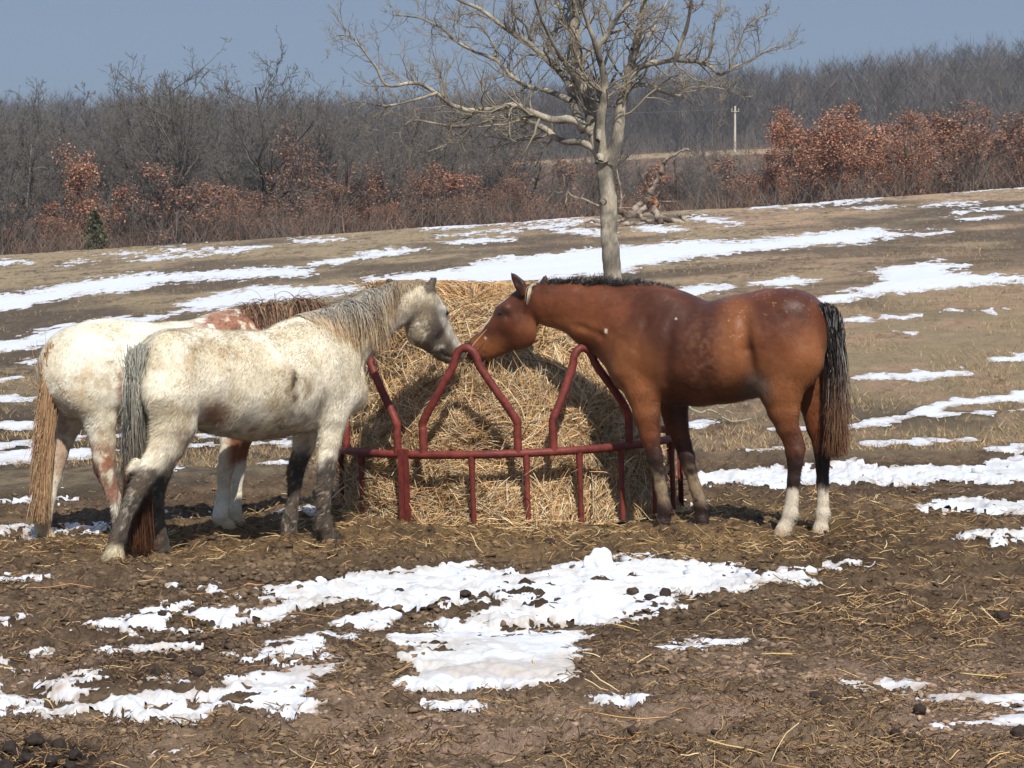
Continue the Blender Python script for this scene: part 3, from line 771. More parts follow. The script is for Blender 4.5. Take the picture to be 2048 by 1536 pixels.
# --- snow patches: outlines as they lie on the ground
def poly_sd(px, py, P, ysc=3.0):
    P = np.asarray(P, float) * np.array([1, ysc]); Y = py * ysc
    d = np.full(px.shape, 1e9); ins = np.zeros(px.shape, bool)
    for i in range(len(P)):
        a, b = P[i], P[(i + 1) % len(P)]
        e = b - a; wx, wy = px - a[0], Y - a[1]
        t = np.clip((wx * e[0] + wy * e[1]) / (e @ e + 1e-9), 0, 1)
        d = np.minimum(d, (wx - e[0] * t) ** 2 + (wy - e[1] * t) ** 2)
        c = ((a[1] > Y) != (b[1] > Y)) & (px < e[0] * (Y - a[1]) / (e[1] + 1e-12) + a[0])
        ins ^= c
    d = np.sqrt(d)
    return np.where(ins, d, -d)

SNOW_POLY = [
 [(640,1160),(700,1148),(780,1145),(860,1135),(930,1130),(1000,1135),(1080,1142),(1130,1128),(1180,1122),(1260,1120),(1330,1118),(1400,1125),(1440,1130),(1500,1140),(1512,1160),(1500,1175),(1440,1185),(1350,1195),(1345,1215),(1270,1240),(1200,1250),(1100,1250),(1000,1252),(920,1252),(870,1250),(930,1232),(980,1212),(1020,1200),(990,1192),(920,1206),(850,1225),(760,1250),(720,1262),(660,1248),(700,1232),(760,1215),(700,1205),(640,1215),(580,1225),(590,1245),(520,1250),(450,1252),(440,1240),(500,1225),(560,1205),(520,1190),(510,1175),(580,1168)],
 [(1530,1150),(1570,1135),(1640,1140),(1700,1122),(1735,1120),(1690,1134),(1620,1152),(1635,1168),(1600,1172),(1550,1168)],
 [(125,1255),(180,1240),(260,1225),(330,1208),(375,1200),(378,1215),(350,1230),(330,1245),(270,1258),(200,1262)],
 [(370,1232),(440,1215),(480,1228),(470,1244),(400,1246)],
 [(475,1320),(510,1300),(530,1290),(560,1280),(640,1272),(695,1275),(670,1298),(690,1318),(600,1325),(520,1330)],
 [(790,1275),(860,1265),(960,1265),(1060,1265),(1170,1268),(1130,1290),(1160,1300),(1100,1320),(1130,1335),(1160,1355),(1100,1362),(960,1372),(860,1382),(810,1378),(800,1362),(850,1340),(790,1322),(830,1300),(760,1285)],
 [(90,1422),(170,1408),(230,1400),(290,1378),(350,1390),(430,1385),(460,1368),(440,1352),(520,1345),(600,1335),(680,1340),(640,1365),(600,1385),(640,1400),(620,1415),(540,1422),(470,1420),(430,1402),(360,1407),(300,1412),(240,1420),(100,1432)],
 [(195,1435),(260,1422),(330,1412),(400,1428),(415,1440),(330,1445),(250,1442)],
 [(1385,960),(1430,945),(1520,935),(1600,940),(1680,932),(1760,935),(1850,930),(1940,935),(2000,920),(2160,910),(2160,955),(1980,965),(1900,960),(1820,972),(1740,965),(1660,968),(1560,975),(1480,968),(1400,972)],
 [(1840,1015),(1900,998),(1980,1002),(2160,998),(2160,1026),(1980,1025),(1900,1018),(1850,1020)],
 [(1905,1072),(1960,1062),(2160,1070),(2160,1092),(2000,1087),(1940,1080)],
 [(-120,600),(0,590),(80,578),(160,562),(250,545),(330,548),(430,538),(560,535),(640,540),(600,552),(450,558),(330,565),(260,585),(160,590),(100,608),(0,622),(-120,630)],
 [(370,610),(420,590),(500,575),(620,572),(720,572),(740,578),(620,592),(520,602),(440,618),(340,628)],
 [(-120,690),(0,680),(60,668),(120,652),(230,636),(330,632),(300,644),(200,652),(130,672),(80,692),(0,705),(-120,712)],
 [(730,560),(800,548),(900,540),(960,522),(1060,512),(1200,495),(1290,488),(1390,478),(1480,482),(1600,470),(1700,458),(1750,458),(1820,465),(1900,460),(1890,470),(1800,475),(1720,488),(1640,490),(1560,500),(1480,508),(1400,515),(1300,530),(1240,545),(1100,560),(900,577),(740,575)],
 [(1330,582),(1400,566),(1480,570),(1440,584),(1400,592),(1340,596)],
 [(1490,567),(1560,552),(1640,558),(1620,570),(1560,576)],
 [(1640,590),(1730,575),(1770,560),(1740,540),(1800,530),(1870,522),(1950,528),(1890,540),(1990,550),(2160,545),(2160,560),(1950,570),(1880,580),(1800,590),(1700,602),(1650,607)],
]
SNOW_STROKE = [(90,1424,440,1396,8),(430,1400,640,1350,9),(0,1376,100,1366,6),(480,1312,690,1284,6),(0,1322,60,1318,3),(-60,1400,30,1398,5),(100,1388,210,1378,5),(130,1362,230,1352,4),(-60,1240,40,1236,3),(440,1188,520,1184,3),(555,1430,600,1428,2.5),(20,1425,80,1420,3),(380,1262,440,1258,2.5),(1560,935,1700,922,3),(1400,1008,1440,1005,2),(860,1410,950,1412,2.5),(1340,1296,1400,1294,3),(1720,1378,1760,1376,2.5),(560,1330,680,1332,3),(0,1310,90,1303,3),(240,1300,350,1290,6),(150,1345,185,1340,5),(-60,1345,60,1343,8),(-60,1376,80,1370,9),(60,1402,150,1396,4),(290,1358,345,1355,4),(1200,1397,1330,1394,4),(870,1412,940,1412,2.5),
 (1360,1287,1485,1283,4),(1710,1365,1850,1370,5),(1790,1385,1920,1395,4),(1990,1402,2120,1414,7),(1890,1447,2120,1438,4),(0,1160,60,1152,3),(360,1172,430,1170,3),(320,1258,360,1262,3),(1195,1407,1270,1408,2.5),(1320,1405,1360,1404,2.5),
 (-60,1066,230,1053,7),(-60,1003,160,998,3),(320,1030,350,1030,4),(500,1025,640,1020,3),(350,1028,460,1026,2.5),(1265,968,1300,955,6),(1640,930,1700,925,2),
 (1770,387,2160,368,3),(1640,405,1760,398,3),(1510,415,1640,408,3),(1850,412,1950,405,3),(1880,425,2160,408,3),(1720,418,1800,410,2.5),(850,457,1000,447,3.5),(1000,445,1180,428,2.6),(900,487,1000,479,4),(290,520,520,493,4),(370,482,450,476,3),
 (200,512,350,500,3),(590,481,690,479,3),(640,527,850,496,5),(-60,532,40,522,3),(1000,462,1180,440,3.5),(1280,455,1350,460,7),(1380,435,1470,446,5),(1100,457,1200,467,4),(430,448,700,440,1.5),(1700,638,1830,633,4),(1900,622,2160,614,3),
 (1790,668,1830,665,2),(1720,757,1920,744,7),(1995,718,2160,708,8),(1520,858,1700,850,5),(1700,850,1800,836,6),(1800,836,1900,808,8),(1900,808,2160,780,9),(1850,832,2160,812,4),(1740,887,1930,880,3),(1990,897,2160,886,4),(1380,850,1420,845,7),
 (-60,762,30,757,2),(-60,798,75,795,3.5),(-60,854,75,848,6),(-60,892,80,882,5),(-60,925,180,902,11),(60,880,220,868,4),(370,892,640,884,4),(500,926,590,924,2.5),(410,870,620,862,4),(120,912,240,900,6),(60,725,120,715,2.5),(1500,900,1560,897,2),
 (300,940,340,938,2),(120,530,170,520,3),(-60,505,60,498,2),(880,470,960,466,2),(1930,440,2000,432,3)]

def snow_field(px, py, x, d):
    s = np.full(px.shape, -60.0)
    for P in SNOW_POLY:
        Pa = np.array(P); lo = Pa.min(0) - [40, 14]; hi = Pa.max(0) + [40, 14]
        m = (px > lo[0]) & (px < hi[0]) & (py > lo[1]) & (py < hi[1])
        if m.any(): s[m] = np.maximum(s[m], poly_sd(px[m], py[m], P))
    for x0, y0, x1, y1, h in SNOW_STROKE:
        m = (px > x0 - 60) & (px < x1 + 60) & (py > min(y0, y1) - 3 * h - 6) & (py < max(y0, y1) + 3 * h + 6)
        if not m.any(): continue
        wx = px[m] - x0; t = np.clip(wx / (x1 - x0), 0, 1); ly = y0 + (y1 - y0) * t
        hh = h * (.45 + .75 * np.sin(PI * np.clip(t, .04, .96)) ** .7)
        dx = np.abs(wx - t * (x1 - x0))
        sd = 3 * hh - np.sqrt((3 * (py[m] - ly)) ** 2 + (dx * .7) ** 2)
        s[m] = np.maximum(s[m], sd)
    near = ss(24, 14, d)
    sx = np.where(d < 24, 1.0, .45)
    nz = (fbm2(x * 1.5, d * 2.2, 1, 4, 131) - .5) * near + (1 - near) * (fbm2(x * .9, d * .5, 1, 4, 135) - .5)
    nf = (fbm2(x * 5, d * 7, 1, 3, 141) - .5) * near + (1 - near) * (fbm2(x * 5, d * 1.6, 1, 3, 145) - .5)
    ny = (fbm2(x * 13, d * 15, 1, 2, 151) - .5) * near
    return s + nz * (64 - 16 * (1 - near)) + nf * (66 - 8 * (1 - near)) + ny * 50 + 6 * near + 1

# --- ground sheet
def grid(us, ds):
    U, Dp = np.meshgrid(us, ds)
    w = np.sqrt(Dp ** 2 + 36)
    w = np.where(Dp > 5, w, np.sqrt(25 + 36.))
    return U * w, Dp
def sheet_faces(nr, nc):
    i = np.arange(nr * nc).reshape(nr, nc)
    return np.stack([i[:-1, :-1], i[:-1, 1:], i[1:, 1:], i[1:, :-1]], -1).reshape(-1, 4)

mud_dk, mud_md, mud_lt, mud_pk = srgb(98, 80, 62), srgb(140, 117, 93), srgb(170, 143, 117), srgb(178, 149, 127)
fld_dk, fld_md, fld_tan, fld_pk = srgb(92, 80, 67), srgb(114, 99, 82), srgb(160, 141, 111), srgb(176, 147, 119)
def ground_col(x, d, px, py, z):
    m = yard(px, py)[..., None]
    n1 = fbm2(x, d, 1.1, 4, 201); n2 = fbm2(x, d, 6, 4, 205); n3 = fbm2(x, d, 24, 3, 209)
    c = lerp(mud_dk, mud_md, ss(.3, .68, n2 * .6 + n3 * .4))
    low = ss(1240, 1440, py + (n1 - .5) * 260)
    pk = lerp(mud_md, lerp(mud_lt, mud_pk, ss(.35, .6, n1)), ss(.34, .6, n2 * .7 + n3 * .3))
    c = lerp(c, pk, .9 * low)
    c = lerp(c, mud_dk * .75, .7 * ss(.54, .66, n1) * ss(.4, .6, n2) * (py < 1300))
    hay = np.maximum(blob(px, py, 1000, 1055, 520, 60, .6), .8 * blob(px, py, 330, 1085, 330, 40, .6)) + .6 * blob(px, py, 1620, 1080, 400, 70, .6)
    c = lerp(c, srgb(150, 122, 80), np.clip(hay, 0, 1) * .75 * ss(.35, .62, n2 * .5 + n3 * .5))
    c = lerp(c, srgb(40, 31, 25), .9 * blob(px, py, 90, 1515, 130, 40, .4))
    c = lerp(c, srgb(52, 40, 32), .7 * ss(.42, .6, n2) * np.maximum(blob(px, py, 1720, 1095, 150, 50, .6), blob(px, py, 300, 1330, 230, 45, .7)))
    # field
    g1 = fbm2(x * .55, d * .28, .35, 4, 221); g2 = fbm2(x, d * .45, 1.6, 4, 225); g3 = fbm2(x, d * .5, 9, 3, 229)
    f = lerp(fld_dk, fld_md, ss(.3, .7, g2 * .5 + g3 * .5))
    tan = np.clip(ss(.46, .62, g1) + .9 * ss(60, 95, d) * ss(.3, .5, g1) + .8 * blob(px, py, 1900, 690, 330, 80, .6) + .9 * ss(40, 4, np.abs(py - (np.interp(px, [0, 400, 1300, 2048], [960, 930, 888, 880])))), 0, 1)
    tan = tan * ss(.25, .55, g2 * .5 + g3 * .5)
    f = lerp(f, lerp(fld_tan, fld_pk, ss(.4, .6, fbm2(x, d, .5, 3, 233)) * (px > 1000)), .85 * tan)
    f = lerp(f, lerp(fld_pk, fld_tan, ss(.4, .6, g2)) * .97, .9 * blob(px, py, 1930, 740, 640, 200, .5) * ss(.1, .5, g2 * .5 + g3 * .5))
    f = lerp(f, fld_dk * .85, .6 * ss(.5, .64, g2) * (1 - tan))
    # beyond the crest: leaf litter, and a strip of pale dry grass at the foot of the wooded hill
    lit = lerp(srgb(84, 70, 58), srgb(112, 86, 64), ss(.35, .65, g2))
    strip = ss(366, 372, d) * (1 - ss(384, 392, d))
    f = lerp(f, lit, ss(112, 122, d)); f = lerp(f, lerp(srgb(150, 130, 100), srgb(126, 106, 82), ss(.4, .6, g2)), strip)
    return f * (1 - m) + c * m

us = np.concatenate([-np.geomspace(.95, .34, 14), np.linspace(-.32, -.236, 14)[:-1], np.linspace(-.236, .236, 1050), np.linspace(.236, .32, 14)[1:], np.geomspace(.34, .95, 14)])
def dist_of(py): return CAMH * FPX / (py - 504)
ds = np.concatenate([np.linspace(-60, 4, 12), np.linspace(4.5, 7.5, 18)[:-1], dist_of(np.arange(1620, 900, -1.5)), np.geomspace(20.8, DC, 420), np.geomspace(DC + 1, 760, 150)])
ds = np.unique(np.round(ds, 4))
X, Dp = grid(us, ds)
Z = ground_z(X, Dp)
Z = np.where(Dp > 900, Z - (Dp - 900) * .03, Z)
PX, PY = pix(X, Dp, Z)
snow = snow_field(PX, PY, X, Dp)
Cg = ground_col(X, Dp, PX, PY, Z)
wet = ss(-30, 0, snow) * (Dp < 24)
Cg = Cg * (1 - .3 * wet[..., None])
M_ground = new_mat('soil_and_dry_grass', rough=.93, spec=.15, var=[(2.3, .86, 1.14, 6), (38, .72, 1.28, 5)], bump=[(9, .6, .06), (30, .9, .035), (120, .7, .008)])
gobj = mesh_obj('ground', np.stack([X, Dp, Z], -1).reshape(-1, 3), sheet_faces(*X.shape), M_ground, col=Cg.reshape(-1, 3))
tag(gobj, kind='structure')

# --- snow lies on it as a sheet of its own
on = (snow > -7) & (Dp > 6) & (Dp < DC + 4)
near = ss(26, 15, Dp)
th = .003 + .006 * ss(-2, 40, snow) + .014 * ss(20, 160, snow) - .008 * ss(2, -7, snow)
lump = near * ss(4, 26, snow) * (.05 * np.maximum(fbm2(X, Dp, 5, 3, 301) - .5, 0) + .012 * (fbm2(X, Dp, 14, 3, 305) - .5)) * (.5 + 1.3 * blob(PX, PY, 1150, 1165, 420, 55, .5) + .5 * blob(PX, PY, 1750, 950, 500, 60, .5))
Zs = Z * (1 - .0) + th + lump
Zs = np.where(near > 0, Zs - near * .5 * (Z - zbase(X, Dp)) * ss(10, 70, snow), Zs)
fc = sheet_faces(*X.shape); keep = on.reshape(-1)[fc].all(1); fc = fc[keep]
used = np.unique(fc); mp = np.zeros(X.size, np.int64); mp[used] = np.arange(len(used))
SP_ = np.stack([X, Dp, Zs], -1).reshape(-1, 3)[used]
sn1 = fbm2(X, Dp, 3, 3, 311); sn2 = fbm2(X, Dp, 20, 3, 315)
Cs = lerp(srgb(206, 208, 213), srgb(184, 179, 171), .6 * ss(.5, .7, sn1) * near)
icy = near * np.maximum.reduce([blob(PX, PY, 1000, 1345, 230, 22, .5), blob(PX, PY, 560, 1350, 130, 20, .5), blob(PX, PY, 40, 1370, 120, 24, .4), blob(PX, PY, 1850, 1390, 160, 20, .4), blob(PX, PY, 2000, 1440, 160, 14, .4)])
Cs = lerp(Cs, srgb(176, 166, 156), .8 * icy * ss(.3, .6, fbm2(X * .5, Dp, 5, 4, 319)))
Cs = lerp(Cs, srgb(140, 120, 98), .8 * ss(20, 0, snow) * ss(.38, .6, sn2))
Cs = lerp(Cs, srgb(176, 164, 148), .5 * ss(.56, .7, fbm2(X, Dp, 9, 4, 317)) * near)
M_snow = new_mat('old_snow', rough=.6, spec=.25, var=[(18, .94, 1.03, 5)], bump=[(9, .35, .03), (60, .3, .006)], subs=.0)
so_ = mesh_obj('snow', SP_, mp[fc], M_snow, col=Cs.reshape(-1, 3)[used])
tag(so_, 'thawing patches of white snow across the yard and the sloping field', 'snow', kind='stuff')
print('ground', time.time() - T0)

rgS = np.random.default_rng(77)
def snow_at(x, d):
    z = zbase(x, d); px, py = pix(x, d, z)
    return snow_field(px, py, x, d), px, py

# --- loose straw on the mud
def straw(name, label, n, pxr, pyr, dens, Lr, rad, cols, seed, up=.25, kind='stuff'):
    rg = np.random.default_rng(seed)
    px = rg.uniform(*pxr, n); py = rg.uniform(*pyr, n)
    p = G(px, py); keep = rg.random(n) < dens(px, py, p[:, 0], p[:, 1])
    p = p[keep]; n = len(p); px, py = px[keep], py[keep]
    K = 4; L = rg.uniform(*Lr, n) * rg.uniform(.4, 1, n); a = rg.uniform(0, 2 * PI, n); da = rg.normal(size=n) * .35
    t = np.linspace(-.5, .5, K)
    P = np.zeros((n, K, 3)); el = rg.normal(size=n) * up
    for k in range(K):
        aa = a + da * t[k]
        P[:, k, 0] = p[:, 0] + np.cos(aa) * L * t[k]; P[:, k, 1] = p[:, 1] + np.sin(aa) * L * t[k]
    zg = ground_z(P[..., 0], P[..., 1])
    zm = zg.max(1, keepdims=True) * .5 + zg * .5
    P[..., 2] = zm + rad + .004 + np.abs(el)[:, None] * L[:, None] * (.5 + t[None] * np.sign(el)[:, None])
    R = np.full((n, K), rad) * rg.uniform(.6, 1.4, (n, 1)); R[:, -1] *= .5
    ci = rg.choice(len(cols), n)
    C = np.stack(cols)[ci][:, None, :] * rg.uniform(.75, 1.25, (n, 1, 1)) * np.ones((1, K, 1))
    V, F, C = tubes(P, R, 3, seed, col=C)
    o = mesh_obj(name, V, F, M_straw, col=C)
    return tag(o, label, 'straw', kind=kind)
M_straw = new_mat('dry_straw', rough=.62, spec=.3)
STC = [srgb(196, 160, 108), srgb(160, 124, 80), srgb(128, 96, 62), srgb(214, 188, 140), srgb(100, 74, 50), srgb(90, 66, 46)]
def dens1(px, py, x, d):
    s = snow_at(x, d)[0]
    f = np.maximum.reduce([1.0 * blob(px, py, 1000, 1052, 470, 46, .6), .8 * blob(px, py, 330, 1090, 330, 34, .6), .55 * blob(px, py, 1580, 1070, 470, 80, .6), .40 * blob(px, py, 1850, 1190, 360, 90, .6), np.full_like(px, .035)])
    return f * np.where(s > -4, .03, 1) * (.3 + .9 * ss(.4, .62, fbm2(x, d, 1.8, 3, 411))) * yard(px, py)
straw('scattered_straw', 'loose golden straw trodden into the mud round the feeder', 60000, (-80, 2130), (925, 1560), dens1, (.04, .17), .0021, STC, 401)
def dens2(px, py, x, d): return np.where(snow_at(x, d)[0] > 0, .04, 1) * yard(px, py) * (.2 + .8 * ss(.4, .6, fbm2(x, d, 1.2, 3, 421)))
straw('long_straw_stalks', 'long pale straw stalks lying singly on the brown mud', 80, (-80, 2130), (1080, 1560), dens2, (.2, .5), .0026, [srgb(206, 178, 120), srgb(190, 150, 96), srgb(176, 128, 84)], 402, .12)
def dens3(px, py, x, d): return np.where(snow_at(x, d)[0] > -4, .02, 1) * yard(px, py) * (.15 + .85 * ss(.42, .62, fbm2(x, d, 2.2, 3, 431)))
straw('chaff', 'fine short broken chaff covering the trampled mud', 52000, (-80, 2130), (930, 1560), dens3, (.02, .07), .0019, [srgb(150, 120, 82), srgb(116, 92, 66), srgb(90, 70, 50), srgb(166, 136, 96), srgb(66, 50, 36), srgb(104, 82, 60)], 403, .3)

# --- clods of mud
IV, IF = ico(1)
def clods(n, dens, size, cols, seed, pyr=(925, 1560)):
    rg = np.random.default_rng(seed)
    px = rg.uniform(-80, 2130, n); py = rg.uniform(*pyr, n); p = G(px, py)
    k = rg.random(n) < dens(px, py, p[:, 0], p[:, 1]); p = p[k]; n = len(p)
    s = size[0] * (size[1] / size[0]) ** (rg.random(n) ** 1.7)
    if cols is None: s = s * (1 + .55 * blob(*pix(p[:, 0], p[:, 1], p[:, 2]), 900, 1200, 900, 130, .6))
    nv = len(IV)
    shp = np.stack([IV * (1 + 2.0 * (fbm3(IV * 1.1 + 31 * j, 2.2, 3, 500 + j) - .5)[:, None]) for j in range(12)])
    a = rg.uniform(0, 2 * PI, n); v = shp[rg.integers(0, 12, n)]
    sc = np.stack([rg.uniform(.8, 1.5, n), rg.uniform(.7, 1.2, n), rg.uniform(.4, .85, n)], -1) * s[:, None]
    v = v * sc[:, None]
    ca, sa = np.cos(a)[:, None], np.sin(a)[:, None]
    w = np.stack([v[..., 0] * ca - v[..., 1] * sa, v[..., 0] * sa + v[..., 1] * ca, v[..., 2]], -1)
    c0 = np.stack([p[:, 0], p[:, 1], ground_z(p[:, 0], p[:, 1]) + s * .12], -1)
    w = w + c0[:, None]
    F = (IF[None] + (np.arange(n) * nv)[:, None, None]).reshape(-1, 3)
    if cols is None: C = ground_col(p[:, 0], p[:, 1], *pix(p[:, 0], p[:, 1], p[:, 2]), p[:, 2]) * rg.uniform(.40, .95, (n, 1))
    else: C = np.stack(cols)[rg.choice(len(cols), n)] * rg.uniform(.7, 1.2, (n, 1))
    return w.reshape(-1, 3), F, np.repeat(C, nv, 0)
M_clod = new_mat('mud_clod', rough=.9, spec=.2, var=[(60, .7, 1.3, 4)], bump=[(80, .6, .006)])
def dc(px, py, x, d):
    s = snow_at(x, d)[0]
    return yard(px, py) * np.where(s > 6, .10, 1) * (.22 + .78 * ss(.44, .60, fbm2(x, d, 1.5, 3, 511))) * (.35 + .65 * ss(1500, 1250, py))
V, F, C = clods(52000, dc, (.004, .019), None, 512)
o = mesh_obj('mud_clods', V, F, M_clod, col=C, smooth=False); tag(o, 'churned clods of dark mud strewn over the yard', 'mud', kind='stuff')
def dcs(px, py, x, d):
    s = snow_at(x, d)[0]
    return np.where((s > 3) & (py > 1100), .8 * np.maximum(blob(px, py, 1250, 1160, 330, 40, .6), .25 * blob(px, py, 650, 1190, 300, 50, .6)), np.where((s > -25) & (py > 925) & (py < 1260), .05, 0))
V, F, C = clods(5000, dcs, (.012, .05), [srgb(210, 212, 217), srgb(204, 204, 204)], 513)
o = mesh_obj('snow_crumbs', V, F, M_snow, col=C); tag(o, 'crumbled white snow lumps over the big trampled snow patch', 'snow', kind='stuff')

# --- the upright block of snow and the horse droppings
def lumpy(name, px, py, wpx, hpx, mat, col, seed, loc_up=.2, label=None, cat=None, group=None, sub=3, rough=.35, off=(0, 0)):
    p = G(np.array([px * 1.0]), np.array([py * 1.0]))[0]; p[2] = ground_z(p[0:1], p[1:2])[0]
    m = p[1] / FPX; w, h = wpx * m / 2, hpx * m / 2
    Vi, Fi = ico(sub)
    v = Vi * (1 + rough * (fbm3(Vi + seed * 3.7, 1.6, 3, seed) - .5) * 2)[:, None] * np.array([w, w * .9, h]) 
    a = seed * 1.7; R = np.array([[math.cos(a), -math.sin(a), 0], [math.sin(a), math.cos(a), 0], [0, 0, 1]])
    v = v @ R.T + p + np.array([0, 0, h * (1 - loc_up)])
    o = mesh_obj(name, v, Fi, mat, loc=tuple(p), col=np.ones((len(v), 1)) * np.asarray(col) * (.85 + .4 * fbm3(Vi + seed, 3, 2, seed)[:, None]))
    return tag(o, label, cat, group)
lumpy('snow_lump', 1202, 1146, 52, 52, M_snow, srgb(214, 216, 220), 4, .1, 'upright block of crusted snow standing out of the big snow patch', 'snow', rough=.5)
lumpy('snow_lump', 1182, 1146, 34, 28, M_snow, srgb(212, 214, 219), 9, .1, 'low knob of snow leaning against the upright snow block', 'snow', rough=.5)
lumpy('snow_lump', 592, 1170, 26, 22, M_snow, srgb(212, 214, 219), 12, .1, 'hollowed small snow lump at the western tip of the big patch', 'snow', rough=.5)
lumpy('snow_lump', 641, 1160, 24, 20, M_snow, srgb(212, 214, 219), 15, .1, 'square small snow lump on the rim of the big patch below the cream horse', 'snow', rough=.5)
M_dung = new_mat('horse_dropping', rough=.78, spec=.2, var=[(40, .6, 1.4, 4)], bump=[(50, .5, .006)])
DR = [(255,1322,22,18),(290,1252,14,11),(325,1243,18,14),(258,1294,14,13),(392,1370,36,26),(312,1366,30,20),(40,1346,20,14),(345,1318,28,20),(375,1324,22,16),(490,1441,28,18),(775,1411,15,14),(838,1381,12,10),
 (721,1200,22,16),(890,1196,26,18),(930,1192,26,16),(968,1190,24,20),(545,1188,9,10),(385,1222,18,18),(1265,1200,28,18),(1330,1201,26,20),(1300,1206,24,13),(1116,1207,18,12),(2004,1242,32,26),(1985,1237,16,12),(1660,1422,36,26),
 (1632,1392,28,16),(1840,1432,28,24),(1265,1484,28,20),(2040,1474,40,34),(1790,1498,28,20),(1826,1500,26,18),(1535,1304,20,10),(1428,1272,18,12),(1872,1284,26,14),(1470,1505,24,18),(1096,1504,14,14),(1360,1276,18,10),
 (1100,1088,22,16),(800,1188,20,14),(640,1228,16,10),(560,1392,14,10),(700,1300,14,9),(165,1440,20,12),(1010,1170,16,10),(1432,1460,22,12),(1990,1360,20,10),(960,1275,10,8),(1905,1360,14,10)]
for i, (a, b, w, h) in enumerate(DR):
    lumpy('horse_dropping', a, b, w, h, M_dung, srgb(52, 42, 36) if i % 3 else srgb(66, 54, 42), 20 + i, .25, 'single dark rounded horse dropping lying loose on mud or snow', 'dropping', 'loose horse droppings on the ground', 3, .4)
for i, (a, b, w, h) in enumerate([(20,1508,34,30),(70,1496,40,26),(118,1498,34,30),(150,1520,30,24),(55,1530,38,26),(100,1532,34,28),(12,1540,30,26),(140,1544,30,22),(36,1512,26,22)]):
    lumpy('horse_dropping', a, b, w, h, M_dung, srgb(46, 39, 34), 90 + i, .2, 'blackish dropping in the heap at the lower corner of the yard', 'dropping', 'heaped droppings in the corner', 3, .42)

# --- dry grass of the field edge
rg = np.random.default_rng(88); n = 90000
px = rg.uniform(-80, 2130, n); py = 372 + (935 - 372) * rg.random(n) ** .8; p = G(px, py); s, _, _ = snow_at(p[:, 0], p[:, 1])
gd = fbm2(p[:, 0], p[:, 1] * .6, .5, 3, 601)
band = ss(45, 5, np.abs(py - np.interp(px, [0, 400, 1300, 2048], [960, 930, 892, 884])))
k = (yard(px, py) < .3) & (s < -3) & (p[:, 1] < DC + 2) & (rg.random(n) < .15 + .8 * ss(.45, .62, gd) + .8 * band + .4 * ss(70, 100, p[:, 1])); p = p[k]; n = len(p); px, py = px[k], py[k]
h = rg.uniform(.02, .075, n) * (1 + .6 * rg.random(n) ** 6) * np.where(p[:, 1] > 50, 1.3, 1); w = .0022 + p[:, 1] * .00007
z = ground_z(p[:, 0], p[:, 1]); a = rg.uniform(0, 2 * PI, n); ln = rg.normal(size=(n, 2)) * .9
b0 = np.stack([p[:, 0] - w * np.cos(a), p[:, 1] - w * np.sin(a), z - .005], -1); b1 = np.stack([p[:, 0] + w * np.cos(a), p[:, 1] + w * np.sin(a), z - .005], -1)
tp = np.stack([p[:, 0] + ln[:, 0] * h, p[:, 1] + ln[:, 1] * h, z + h], -1)
gc = np.stack([srgb(182, 158, 112), srgb(160, 136, 96), srgb(134, 112, 82), srgb(160, 130, 100)])[rg.choice(4, n)] * rg.uniform(.75, 1.2, (n, 1))
o = mesh_obj('dry_grass', np.stack([b0, b1, tp], 1).reshape(-1, 3), np.arange(3 * n).reshape(-1, 3), M_straw, smooth=False, col=np.repeat(gc, 3, 0))
tag(o, 'short bleached winter grass over the sloping field', 'grass', kind='stuff')
print('scatter', time.time() - T0)
# ------------------------------------------------------------------ the red ring feeder
RF = 1.16
ROLL = math.radians(-2.0)
M_red = new_mat('worn_red_paint', rough=.55, spec=.25, base=tuple(srgb(118, 54, 47)), var=[(4, .55, 1.3, 7), (26, .6, 1.25, 6), (1.5, .8, 1.1, 3)], bump=[(90, .15, .002)])
zf = float(z0(FEED[0], FEED[1]))
feeder = thing('hay_feeder', 'round tubular hay feeder in worn dark red paint with pointed arches', 'hay feeder', (FEED[0], FEED[1], zf), rot=(0, -ROLL * -1, 0))
def fpart(name, V, F): return mesh_obj(name, V, F, M_red, feeder)
def ring_pt(deg, z, r=RF):
    a = np.radians(deg); return np.stack([np.sin(a) * r, -np.cos(a) * r, np.broadcast_to(z, np.shape(a))], -1)
def tube1(P, r, S=12, cap=True):
    P = np.asarray(P, float)[None]; K = P.shape[1]
    T = norm(np.gradient(P, axis=1)); ref = np.array([.13, .21, .97]) if abs(norm(P[0, -1] - P[0, 0])[2]) < .8 else np.array([.9, .4, .1])
    U = norm(np.cross(T, ref)); W = np.cross(T, U); a = np.arange(S) * 2 * PI / S
    r = np.broadcast_to(r, (K,))
    V = (P[:, :, None] + r[None, :, None, None] * (np.cos(a)[:, None] * U[:, :, None] + np.sin(a)[:, None] * W[:, :, None])).reshape(-1, 3)
    i = np.arange(K * S).reshape(K, S); nx = np.roll(i, -1, 1)
    return V, np.stack([i[:-1], nx[:-1], nx[1:], i[1:]], -1).reshape(-1, 4)
ZR = .475
a = np.linspace(-180, 180, 145)
V, F = tube1(ring_pt(a, ZR), .0265); fpart('rail', V, F)
def arch(c, hw=14.6, sh=0, th=1.155):
    kh = ZR + .20
    L = [(c - hw, ZR), (c - hw, ZR + .1), (c - hw, kh - .02), (c - hw + .7, kh + .03), (c - 4.6, th - .13), (c - 3.4, th - .06), (c - 1.8, th - .012), (c, th)]
    L = L + [(2 * c - d, z) for d, z in L[-2::-1]]
    L = np.array(L); q = catmull(np.c_[L, np.zeros(len(L))] * np.array([.0203, 1, 1]), 46); q[:, 0] /= .0203; q[:, 0] += sh * ss(kh, th, q[:, 1])
    return ring_pt(q[:, 0], q[:, 1], RF)
for k in range(9):
    V, F = tube1(arch(-12, 15.4) if k == 0 else arch(28.8, 14.1, -3.2, 1.125) if k == 1 else arch(-12 + 40 * k), .0265); fpart('arch', V, F)
